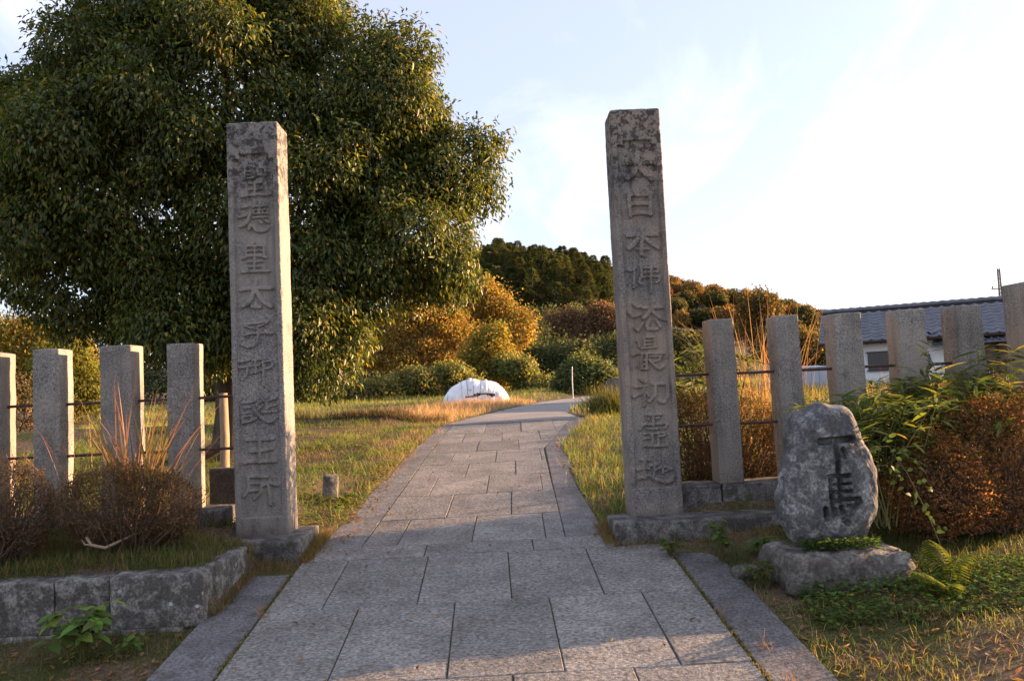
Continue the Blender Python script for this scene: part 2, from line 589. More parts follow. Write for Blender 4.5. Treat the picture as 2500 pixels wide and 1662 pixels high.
def soil_mat():
    m, nt, b = new_mat('soil_and_turf')
    v = coords(nt, True)
    n1 = noise_tex(nt, v, 1.6, 6, 0.62)
    n2 = noise_tex(nt, v, 9.0, 7, 0.65)
    n3 = noise_tex(nt, v, 60.0, 4, 0.7)
    c = mix(nt, (0.13, 0.088, 0.058), (0.21, 0.15, 0.10), sm(nt, n2, 0.35, 0.65))
    c = mix(nt, c, (0.085, 0.090, 0.026), sm(nt, n1, 0.44, 0.58))
    c = mix(nt, c, (0.4, 0.4, 0.4), sm(nt, n3, 0.60, 0.38), 'MULTIPLY')
    nt.links.new(c, b.inputs['Base Color'])
    b.inputs['Roughness'].default_value = 0.95
    b.inputs['Specular IOR Level'].default_value = 0.1
    p = bump(nt, b, n3, 0.8, 0.012)
    bump(nt, b, n2, 0.8, 0.05, p)
    return m


def asphalt_mat():
    m, nt, b = new_mat('worn_concrete_path')
    v = coords(nt, True)
    n1 = noise_tex(nt, v, 0.8, 6, 0.6)
    n3 = noise_tex(nt, v, 70.0, 3, 0.7)
    c = mix(nt, (0.20, 0.185, 0.175), (0.30, 0.27, 0.245), sm(nt, n1, 0.35, 0.65))
    c = mix(nt, c, (0.6, 0.6, 0.6), sm(nt, n3, 0.6, 0.4), 'MULTIPLY')
    nt.links.new(c, b.inputs['Base Color'])
    b.inputs['Roughness'].default_value = 0.9
    bump(nt, b, n3, 0.6, 0.008)
    return m


def hill_mat():
    m, nt, b = new_mat('forest_floor')
    v = coords(nt, True)
    n1 = noise_tex(nt, v, 0.15, 6, 0.6)
    c = mix(nt, (0.022, 0.030, 0.012), (0.06, 0.045, 0.02), sm(nt, n1, 0.4, 0.65))
    nt.links.new(c, b.inputs['Base Color'])
    b.inputs['Roughness'].default_value = 1.0
    bump(nt, b, noise_tex(nt, v, 0.8, 6, 0.7), 1.0, 0.6)
    return m


M_SOIL = soil_mat()
M_ASPH = asphalt_mat()
M_HILL = hill_mat()

# ------------------------------------------------------------------ carved strokes: (half width, [(x, z), ...]) in metres on the stone faces
GLYPH_L=[(0.0108,[(-2.151,3.756),(-2.048,3.758)]),
(0.0099,[(-2.129,3.753),(-2.133,3.647)]),
(0.0108,[(-2.07,3.755),(-2.067,3.654)]),
(0.0073,[(-2.13,3.715),(-2.068,3.718)]),
(0.0073,[(-2.131,3.682),(-2.069,3.685)]),
(0.0099,[(-2.151,3.646),(-2.104,3.651),(-2.045,3.664)]),
(0.0099,[(-2.024,3.747),(-1.943,3.748)]),
(0.0099,[(-2.018,3.749),(-2.018,3.678)]),
(0.0108,[(-1.947,3.749),(-1.949,3.675)]),
(0.0108,[(-2.018,3.683),(-1.946,3.684)]),
(0.0103,[(-2.098,3.605),(-1.983,3.609)]),
(0.0118,[(-2.047,3.614),(-2.049,3.493)]),
(0.0093,[(-2.1,3.55),(-1.99,3.551)]),
(0.0123,[(-2.165,3.486),(-2.108,3.498),(-2.025,3.507),(-1.957,3.497),(-1.91,3.5)]),
(0.0108,[(-2.103,3.403),(-2.135,3.391),(-2.172,3.388)]),
(0.0108,[(-2.142,3.31),(-2.169,3.303),(-2.197,3.299)]),
(0.0147,[(-2.093,3.33),(-2.108,3.281),(-2.139,3.236),(-2.184,3.218)]),
(0.0099,[(-2.062,3.393),(-1.949,3.397)]),
(0.0108,[(-2.005,3.426),(-2.007,3.347)]),
(0.0084,[(-2.063,3.362),(-1.936,3.364)]),
(0.0084,[(-2.058,3.364),(-2.059,3.329)]),
(0.0084,[(-2.018,3.362),(-2.019,3.327)]),
(0.0084,[(-1.979,3.36),(-1.98,3.33)]),
(0.0084,[(-1.94,3.362),(-1.941,3.329)]),
(0.0084,[(-2.064,3.329),(-1.937,3.331)]),
(0.0099,[(-2.071,3.294),(-1.947,3.294)]),
(0.0172,[(-2.093,3.225),(-2.106,3.193)]),
(0.0147,[(-2.071,3.219),(-2.048,3.18),(-1.999,3.166),(-1.95,3.177),(-1.935,3.203)]),
(0.0162,[(-2.009,3.259),(-1.995,3.248)]),
(0.0123,[(-1.958,3.264),(-1.931,3.246)]),
(0.0108,[(-2.065,3.068),(-2.085,3.043)]),
(0.0099,[(-2.141,3.032),(-2.138,2.954)]),
(0.0099,[(-1.978,3.032),(-1.982,2.95)]),
(0.0088,[(-2.139,3.036),(-1.978,3.032)]),
(0.0073,[(-2.14,2.993),(-1.979,2.991)]),
(0.0084,[(-2.138,2.955),(-1.98,2.955)]),
(0.0084,[(-2.059,3.031),(-2.061,2.955)]),
(0.0112,[(-2.166,2.926),(-2.132,2.942),(-2.073,2.949),(-2.01,2.942),(-1.961,2.929)]),
(0.0088,[(-2.128,2.894),(-1.992,2.894)]),
(0.0112,[(-2.063,2.946),(-2.067,2.803)]),
(0.0084,[(-2.117,2.849),(-2.012,2.849)]),
(0.0123,[(-2.176,2.803),(-2.101,2.808),(-1.936,2.805)]),
(0.0162,[(-2.198,2.642),(-2.143,2.653),(-2.061,2.656),(-1.92,2.65)]),
(0.0196,[(-2.057,2.727),(-2.073,2.65),(-2.102,2.567),(-2.142,2.514),(-2.182,2.499)]),
(0.0196,[(-2.057,2.634),(-2.025,2.568),(-1.982,2.517),(-1.931,2.488)]),
(0.0172,[(-2.094,2.49),(-2.027,2.484)]),
(0.0147,[(-2.064,2.52),(-2.06,2.496)]),
(0.0099,[(-2.163,2.324),(-2.114,2.337),(-2.036,2.34),(-1.958,2.361)]),
(0.0108,[(-1.954,2.356),(-1.998,2.324),(-2.049,2.309)]),
(0.0112,[(-2.172,2.238),(-2.125,2.249),(-2.038,2.25),(-1.923,2.243)]),
(0.0133,[(-2.051,2.304),(-2.049,2.226),(-2.051,2.177),(-2.089,2.142),(-2.148,2.129),(-2.195,2.155)]),
(0.0084,[(-2.155,2.317),(-2.09,2.293)]),
(0.0108,[(-2.23,2.002),(-2.166,2.006),(-2.117,2.024)]),
(0.0108,[(-2.224,1.955),(-2.182,1.951),(-2.128,1.971)]),
(0.0123,[(-2.152,1.957),(-2.153,1.903),(-2.173,1.87),(-2.198,1.847)]),
(0.0088,[(-2.107,2.011),(-2.023,2.017)]),
(0.0112,[(-2.078,2.022),(-2.079,1.9)]),
(0.0088,[(-2.128,1.958),(-2.046,1.965)]),
(0.0088,[(-2.122,1.895),(-2.081,1.905),(-2.026,1.917)]),
(0.0073,[(-2.046,1.967),(-2.026,1.99)]),
(0.0112,[(-2.001,1.994),(-1.939,2.001)]),
(0.0118,[(-1.939,1.999),(-1.93,1.962),(-1.955,1.936),(-1.994,1.933)]),
(0.0142,[(-2.011,1.997),(-2.009,1.893),(-2.012,1.785)]),
(0.0112,[(-2.208,1.638),(-2.146,1.637),(-2.094,1.65)]),
(0.0099,[(-2.188,1.593),(-2.13,1.598)]),
(0.0099,[(-2.203,1.543),(-2.138,1.548)]),
(0.0119,[(-2.201,1.52),(-2.202,1.461)]),
(0.0105,[(-2.201,1.52),(-2.124,1.523)]),
(0.0119,[(-2.202,1.465),(-2.143,1.473),(-2.081,1.497)]),
(0.0105,[(-2.124,1.523),(-2.122,1.485)]),
(0.0112,[(-2.035,1.647),(-2.088,1.615),(-2.047,1.596),(-2.08,1.552)]),
(0.0134,[(-2.103,1.578),(-2.053,1.513),(-1.985,1.461),(-1.938,1.466),(-1.917,1.493)]),
(0.0119,[(-2.032,1.671),(-2.009,1.645)]),
(0.0126,[(-1.991,1.662),(-1.987,1.551)]),
(0.0099,[(-1.974,1.648),(-1.901,1.668)]),
(0.0099,[(-1.975,1.595),(-1.909,1.606)]),
(0.0112,[(-2.028,1.548),(-1.911,1.55)]),
(0.0161,[(-2.174,1.312),(-2.113,1.312),(-1.942,1.311)]),
(0.0161,[(-2.058,1.338),(-2.063,1.111)]),
(0.014,[(-2.139,1.207),(-2.061,1.211),(-1.958,1.219)]),
(0.0154,[(-2.193,1.108),(-2.152,1.119),(-1.933,1.112)]),
(0.0119,[(-2.152,0.986),(-1.998,0.979)]),
(0.0161,[(-2.169,0.987),(-2.165,0.877),(-2.207,0.821)]),
(0.0105,[(-2.15,0.927),(-2.047,0.927)]),
(0.0161,[(-2.051,0.926),(-2.066,0.845),(-2.119,0.796)]),
(0.0119,[(-2.158,0.863),(-2.077,0.867)]),
(0.0134,[(-2.037,0.908),(-1.993,0.93),(-1.919,0.902)]),
(0.0161,[(-1.999,0.923),(-1.981,0.834),(-1.98,0.742)])]
GLYPH_R=[(0.0245,[(1.439,3.776),(1.434,3.689)]),
(0.0233,[(1.316,3.661),(1.433,3.666),(1.583,3.655)]),
(0.0258,[(1.428,3.658),(1.397,3.567),(1.338,3.522)]),
(0.0258,[(1.441,3.637),(1.498,3.559),(1.559,3.505)]),
(0.0172,[(1.341,3.376),(1.337,3.28),(1.341,3.168)]),
(0.0196,[(1.537,3.369),(1.525,3.176)]),
(0.0221,[(1.345,3.369),(1.536,3.362)]),
(0.0177,[(1.345,3.28),(1.521,3.278)]),
(0.0162,[(1.345,3.183),(1.435,3.195),(1.536,3.183)]),
(0.0196,[(1.439,3.044),(1.425,2.813)]),
(0.0206,[(1.311,2.991),(1.436,2.997),(1.572,2.99)]),
(0.0221,[(1.394,2.955),(1.35,2.901),(1.314,2.873)]),
(0.0196,[(1.459,2.963),(1.517,2.91),(1.579,2.866)]),
(0.0118,[(1.381,2.862),(1.493,2.86)]),
(0.0123,[(1.425,2.817),(1.45,2.796)]),
(0.0123,[(1.359,2.69),(1.317,2.667),(1.288,2.673)]),
(0.0133,[(1.345,2.666),(1.338,2.515)]),
(0.0112,[(1.416,2.698),(1.414,2.613),(1.383,2.561)]),
(0.0127,[(1.504,2.699),(1.49,2.464)]),
(0.0088,[(1.408,2.686),(1.569,2.689)]),
(0.0088,[(1.565,2.686),(1.561,2.643)]),
(0.0084,[(1.411,2.646),(1.561,2.647)]),
(0.0088,[(1.411,2.602),(1.578,2.605)]),
(0.0112,[(1.578,2.605),(1.567,2.563),(1.54,2.549)]),
(0.0098,[(1.383,2.561),(1.414,2.532)]),
(0.014,[(1.32,2.363),(1.358,2.334),(1.396,2.341)]),
(0.0151,[(1.275,2.289),(1.314,2.249),(1.381,2.265)]),
(0.0161,[(1.322,2.15),(1.35,2.122),(1.386,2.18)]),
(0.0161,[(1.408,2.326),(1.58,2.322)]),
(0.0161,[(1.485,2.372),(1.475,2.291)]),
(0.0172,[(1.47,2.297),(1.44,2.254),(1.406,2.234)]),
(0.0161,[(1.486,2.296),(1.543,2.238),(1.602,2.209)]),
(0.0156,[(1.463,2.215),(1.434,2.162),(1.443,2.129),(1.53,2.13)]),
(0.014,[(1.519,2.213),(1.554,2.146)]),
(0.0091,[(1.408,2.054),(1.499,2.056)]),
(0.0097,[(1.408,2.054),(1.402,1.968)]),
(0.0097,[(1.499,2.056),(1.494,1.969)]),
(0.0075,[(1.41,2.022),(1.498,2.022)]),
(0.0075,[(1.407,1.988),(1.495,1.988)]),
(0.0102,[(1.37,1.958),(1.51,1.966)]),
(0.0119,[(1.342,2.024),(1.355,1.975)]),
(0.0124,[(1.294,1.902),(1.333,1.917),(1.572,1.905)]),
(0.0124,[(1.376,1.903),(1.363,1.85),(1.368,1.779)]),
(0.0124,[(1.417,1.907),(1.408,1.77)]),
(0.0075,[(1.372,1.85),(1.411,1.853)]),
(0.0075,[(1.37,1.812),(1.408,1.813)]),
(0.0102,[(1.36,1.772),(1.422,1.777)]),
(0.0097,[(1.44,1.884),(1.548,1.882)]),
(0.0107,[(1.546,1.882),(1.524,1.843),(1.481,1.834)]),
(0.0135,[(1.44,1.852),(1.478,1.805),(1.523,1.767),(1.565,1.792)]),
(0.0161,[(1.347,1.684),(1.388,1.654)]),
(0.014,[(1.381,1.597),(1.335,1.55),(1.279,1.529)]),
(0.0122,[(1.291,1.614),(1.395,1.618)]),
(0.0152,[(1.377,1.603),(1.369,1.448)]),
(0.0109,[(1.392,1.56),(1.414,1.526)]),
(0.014,[(1.457,1.633),(1.586,1.633)]),
(0.017,[(1.586,1.633),(1.588,1.532),(1.552,1.467),(1.503,1.481)]),
(0.0152,[(1.481,1.622),(1.47,1.537),(1.417,1.482)]),
(0.0109,[(1.38,1.357),(1.521,1.359)]),
(0.0134,[(1.32,1.236),(1.341,1.265)]),
(0.0116,[(1.341,1.274),(1.564,1.278)]),
(0.0122,[(1.546,1.234),(1.564,1.269)]),
(0.0134,[(1.384,1.329),(1.402,1.32)]),
(0.0122,[(1.47,1.328),(1.494,1.33)]),
(0.0122,[(1.443,1.357),(1.438,1.26)]),
(0.0109,[(1.384,1.234),(1.494,1.236)]),
(0.0091,[(1.358,1.192),(1.541,1.195)]),
(0.0103,[(1.355,1.15),(1.398,1.153)]),
(0.0122,[(1.425,1.206),(1.424,1.085)]),
(0.0122,[(1.481,1.203),(1.476,1.089)]),
(0.0127,[(1.49,1.164),(1.54,1.173)]),
(0.014,[(1.354,1.085),(1.553,1.082)]),
(0.0134,[(1.311,0.965),(1.357,0.974),(1.393,0.955)]),
(0.0122,[(1.275,0.88),(1.382,0.886)]),
(0.0145,[(1.345,0.972),(1.334,0.801)]),
(0.014,[(1.285,0.801),(1.379,0.826)]),
(0.0122,[(1.396,0.909),(1.457,0.918)]),
(0.0134,[(1.427,0.869),(1.505,0.898),(1.58,0.877)]),
(0.0164,[(1.379,0.826),(1.443,0.784),(1.527,0.756),(1.576,0.768),(1.591,0.8)]),
(0.0122,[(1.434,0.935),(1.418,0.821)]),
(0.0122,[(1.508,0.949),(1.502,0.84)]),
(0.0103,[(1.508,0.852),(1.582,0.87)])]
GLYPH_S=[(0.0216,[(2.266,1.162),(2.401,1.166),(2.504,1.168)]),
(0.0202,[(2.377,1.128),(2.379,1.059),(2.372,0.951)]),
(0.0192,[(2.427,1.095),(2.435,1.049)]),
(0.0157,[(2.314,0.909),(2.311,0.813),(2.314,0.719)]),
(0.0126,[(2.304,0.915),(2.453,0.916)]),
(0.0133,[(2.381,0.906),(2.372,0.74)]),
(0.0084,[(2.321,0.859),(2.449,0.861)]),
(0.0098,[(2.317,0.805),(2.455,0.809)]),
(0.0119,[(2.313,0.745),(2.405,0.753),(2.504,0.751)]),
(0.0209,[(2.504,0.744),(2.509,0.72),(2.467,0.687),(2.432,0.641)]),
(0.016,[(2.259,0.691),(2.265,0.622)]),
(0.0181,[(2.321,0.688),(2.323,0.643)]),
(0.016,[(2.376,0.699),(2.391,0.664)]),
(0.0139,[(2.433,0.703),(2.444,0.654)]),
(0.0209,[(2.398,0.608),(2.424,0.586)])]
STONE_OUT=[(2.117,1.364),(2.206,1.409),(2.272,1.437),(2.336,1.445),(2.392,1.421),(2.491,1.417),(2.553,1.386),(2.578,1.335),(2.593,1.258),(2.608,1.173),(2.652,1.101),(2.686,0.988),(2.694,0.869),(2.69,0.766),(2.666,0.643),(2.622,0.542),(2.559,0.449),(2.473,0.433),(2.276,0.443),(2.067,0.461),(2.02,0.497),(1.976,0.575),(1.955,0.665),(1.957,0.748),(1.984,0.884),(2.029,1.02),(2.065,1.13),(2.071,1.213),(2.091,1.296)]

# ------------------------------------------------------------------ terrain


def sstep(x, a, b):
    t = np.clip((np.asarray(x, float) - a) / (b - a), 0, 1)
    return t * t * (3 - 2 * t)


def ramp_z(Y):
    return -0.39 + 0.104 * np.asarray(Y, float)


def path_z(Y):
    Y = np.asarray(Y, float)
    return np.where(Y < 6.65, ramp_z(Y), np.where(Y < 16.3, 0.302 + 0.072 * (Y - 6.65), 0.997 + 0.010 * np.minimum(Y - 16.3, 25)))


PX = np.array([7.0, 9.2, 12.6, 16.5, 20.0, 26.0, 34.0, 46.0, 60.0])
PL = np.array([-1.58, -1.49, -1.34, -1.06, -0.55, 0.55, 2.3, 6.4, 12.0])     # left outer edge of the path
PR = np.array([0.96, 0.99, 1.12, 2.05, 1.95, 2.9, 4.6, 8.6, 14.3])         # right outer edge


def ground_z(X, Y):
    X = np.asarray(X, float); Y = np.asarray(Y, float)
    pz = path_z(Y)
    l = np.interp(Y, PX, PL, left=-2.03, right=12.0)
    r = np.interp(Y, PX, PR, left=1.74, right=14.3)
    # beside the path behind the gate
    side = np.maximum(0, np.maximum(l - X, X - r))
    terrace_l = np.maximum(0.50 + 0.03 * (Y - 5.5), pz + 0.03)
    terrace_r = np.maximum(0.50 + 0.03 * (Y - 6.5), pz + 0.03)
    zl = pz + 0.015 + (terrace_l - pz - 0.015) * sstep(side, 0.15, 0.95)
    zr = pz + 0.015 + (terrace_r - pz - 0.015) * sstep(side, 0.15, 1.1)
    back = np.where(X < 0, zl, zr)
    # in front of the gate
    fl = ramp_z(Y) - 0.05 - 0.03 * np.clip(-2.03 - X, 0, 3)
    fr = ramp_z(Y) - 0.015 + 0.02 * np.clip(X - 1.74, 0, 4)
    tl = np.where(X < -1.98, 0.50, fl)
    front_l = fl + (0.50 - fl) * sstep(Y, 5.44, 5.62) * sstep(-X, 1.96, 2.08)
    front = np.where(X < 0, front_l, fr)
    k = sstep(Y, 6.35, 6.95)
    g = front * (1 - k) + back * k
    # bed under the paving
    inside = (X > l + 0.03) & (X < r - 0.03)
    g = np.where(inside, pz - 0.014, g)
    far = sstep(Y, 16, 30)
    g = g + np.where(inside, 0, (0.02 * np.sin(X * 1.3 + 0.8 * Y) + 0.015 * np.sin(2.9 * X - 1.7 * Y + 1)) * np.where(side > 0.2, 1, 0.3))
    # a low overgrown bank across the lawn
    bank = 0.22 * np.exp(-((Y - 17.6 - 0.05 * X) / 0.7) ** 2) * sstep(-X, 1.3, 2.2)
    g = g + bank
    g = g + far * 0.05 * np.sin(X * 0.21) * np.sin(Y * 0.17)
    return g


def axis_coords(a, b, step, far_lo, far_hi, grow=1.22):
    c = list(np.arange(a, b + 1e-6, step))
    s, v = step, b
    while v < far_hi:
        s *= grow; v += s; c.append(v)
    s, v = step, a
    while v > far_lo:
        s *= grow; v -= s; c.insert(0, v)
    return np.array(c)


def grid_mesh(name, xs, ys, zf, smooth=True):
    XX, YY = np.meshgrid(xs, ys)
    ZZ = zf(XX, YY)
    V = np.stack([XX, YY, ZZ], -1).reshape(-1, 3)
    nx, ny = len(xs), len(ys)
    i = (np.arange(ny - 1)[:, None] * nx + np.arange(nx - 1)[None, :])
    F = np.stack([i, i + 1, i + nx + 1, i + nx], -1).reshape(-1, 4)
    return mesh_np(name, V, F, smooth)


gx = axis_coords(-7.0, 7.0, 0.09, -900, 900)
gy = axis_coords(1.5, 19.0, 0.09, -60, 1200)
tag(link_obj('ground', grid_mesh('ground', gx, gy, ground_z), M_SOIL), kind='structure')

# hill behind, with an uneven crest
CREST_X = np.array([-220, -60, -20, 4, 16, 26, 38, 52, 64, 76, 84, 92, 110, 220.])
CREST_Z = np.array([8, 14, 30, 39.5, 38.5, 35.5, 31, 25, 22.5, 21, 16.5, 9.5, 3, 0.])


def hill_z(X, Y):
    h = np.interp(X, CREST_X, CREST_Z)
    k = sstep(Y, 105, 228)
    down = 1 - 0.35 * sstep(Y, 235, 330)
    return 0.2 + h * k * down + 1.2 * np.sin(X * 0.13 + Y * 0.07) * k


tag(link_obj('hill', grid_mesh('hill', np.linspace(-220, 230, 76), np.linspace(98, 340, 46), hill_z), M_HILL), kind='structure')

# ------------------------------------------------------------------ paving
paving = empty('ramp_paving')
tag(paving, kind='structure')
gap = 0.0038
zramp = lambda x, y: float(ramp_z(y))


def slab(parent, poly, zf, mat, name='slab', lift=0.0, thick=0.11, bevel=0.005):
    me = prism_mesh(name, poly, lambda x, y: zf(x, y) + lift, thick, bevel)
    return link_obj(name, me, mat, parent)


def rect(x0, x1, y0, y1, dx=0.0):
    return [(x0 + gap, y0 + gap), (x1 - gap, y0 + gap), (x1 - gap + dx, y1 - gap), (x0 + gap + dx, y1 - gap)]


rows_near = [(6.63, 5.56, [-1.63, -1.24, -0.58, 0.08, 0.73, 1.39]), (5.56, 4.43, [-1.63, -0.98, -0.315, 0.34, 0.99, 1.39]),
             (4.43, 3.32, [-1.63, -1.27, -0.6, 0.05, 0.72, 1.39]), (3.32, 2.2, [-1.63, -0.95, -0.3, 0.36, 1.0, 1.39])]
for y1, y0, xs in rows_near:
    for a, b in zip(xs[:-1], xs[1:]):
        slab(paving, rect(a, b, y0, y1), zramp, M_SLAB, lift=random.uniform(-0.003, 0.003))
# border strips, the right one with a rounded inner corner at the gate
for y0, y1 in ((2.2, 3.9), (3.9, 5.9), (5.9, 6.34)):
    slab(paving, [(-2.03, y0 + gap), (-1.645, y0 + gap), (-1.645, y1 - gap), (-2.03, y1 - gap)], zramp, M_BORDER, 'border_slab')
for y0, y1 in ((2.2, 4.6),):
    slab(paving, [(1.405, y0 + gap), (1.745, y0 + gap), (1.745, y1 - gap), (1.405, y1 - gap)], zramp, M_BORDER, 'border_slab')
rc = [(1.405, 4.6 + gap), (1.745, 4.6 + gap)] + [(1.60 + 0.145 * math.cos(a), 6.05 + 0.30 * math.sin(a)) for a in np.linspace(0, math.pi / 2, 7)] + [(1.405, 6.36)]
slab(paving, rc, zramp, M_BORDER, 'border_slab')

upper = empty('upper_path')
tag(upper, kind='structure')
zpath = lambda x, y: float(path_z(y))
LJ = lambda y: float(np.interp(y, [7.0, 9.2, 12.6, 16.3], [-1.2, -1.12, -1.02, -0.83]))
RJ = lambda y: float(np.interp(y, [7.0, 8.8, 12.4, 16.3], [0.60, 0.665, 0.78, 1.62]))
for a, b in ((-1.58, -0.62), (-0.62, 0.30), (0.30, 1.0)):
    slab(upper, rect(a, b, 6.63, 7.0), zpath, M_SLAB, lift=random.uniform(-0.002, 0.003))
rows_up = [(7.0, 7.98, [-0.86, -0.20, 0.457]), (7.98, 9.12, [-0.475, 0.185]), (9.12, 10.24, [-0.735, -0.07, 0.582]), (10.24, 11.3, [-0.354, 0.307]),
           (11.3, 12.45, [-0.61, 0.053, 0.722]), (12.45, 13.56, [-0.237, 0.433]), (13.56, 14.75, [-0.505, 0.18, 0.856]), (14.75, 16.25, [-0.126, 0.582, 1.23])]
for y0, y1, js in rows_up:
    dx = 0.03 * (y1 - y0)
    lo = [LJ(y0)] + [j - dx for j in js] + [RJ(y0)]
    hi = [LJ(y1)] + js + [RJ(y1)]
    for k in range(len(lo) - 1):
        slab(upper, [(lo[k] + gap, y0 + gap), (lo[k + 1] - gap, y0 + gap), (hi[k + 1] - gap, y1 - gap), (hi[k] + gap, y1 - gap)], zpath, M_SLAB,
             lift=random.uniform(-0.003, 0.003))
for y0, y1 in ((7.0, 9.2), (9.2, 12.6), (12.6, 16.25)):
    lo = float(np.interp(y0, PX, PL)); hi = float(np.interp(y1, PX, PL))
    slab(upper, [(lo, y0 + gap), (LJ(y0) - gap, y0 + gap), (LJ(y1) - gap, y1 - gap), (hi, y1 - gap)], zpath, M_BORDER_UP, 'border_slab')
    lo = float(np.interp(y0, PX, PR)); hi = float(np.interp(y1, PX, PR))
    slab(upper, [(RJ(y0) + gap, y0 + gap), (lo, y0 + gap), (hi, y1 - gap), (RJ(y1) + gap, y1 - gap)], zpath, M_BORDER_UP, 'border_slab')
slab(upper, [(-1.1, 16.26), (2.5, 16.26), (2.6, 16.62), (-1.12, 16.62)], zpath, M_BORDER_UP, 'cross_slab', lift=0.012)
# worn concrete path that goes on, bending to the right
ys = np.concatenate([np.arange(16.6, 30, 0.4), np.arange(30, 62, 1.0)])
le = np.interp(ys, PX, PL); re = np.interp(ys, PX, PR)
V = []; F = []
for k, y in enumerate(ys):
    for t in np.linspace(0, 1, 7):
        x = le[k] * (1 - t) + re[k] * t
        V.append((x, y, float(path_z(y)) + 0.012 - 0.02 * abs(2 * t - 1) ** 6))
for k in range(len(ys) - 1):
    for t in range(6):
        i = k * 7 + t
        F.append((i, i + 1, i + 8, i + 7))
tag(link_obj('far_path', mesh_np('far_path', np.array(V), np.array(F), True), M_ASPH), kind='structure')

# ------------------------------------------------------------------ inscribed gate pillars


def stroke_height(X, Z, glyphs, soft):
    H = np.zeros_like(X)
    for hw, pts in glyphs:
        P = np.array(pts)
        lo = P.min(0) - hw - soft; hi = P.max(0) + hw + soft
        sel = (X > lo[0]) & (X < hi[0]) & (Z > lo[1]) & (Z < hi[1])
        if not sel.any():
            continue
        x, z = X[sel], Z[sel]
        d = np.full(x.shape, 9.0)
        for a, b in zip(P[:-1], P[1:]):
            ab = b - a
            t = np.clip(((x - a[0]) * ab[0] + (z - a[1]) * ab[1]) / (ab @ ab + 1e-12), 0, 1)
            d = np.minimum(d, np.hypot(x - a[0] - t * ab[0], z - a[1] - t * ab[1]))
        # worn edge
        d = d + 0.0016 * np.sin(x * 311 + z * 173) + 0.0012 * np.sin(z * 421 - x * 97)
        H[sel] = np.maximum(H[sel], sstep(hw + soft * 0.5 - d, 0, soft))
    return H


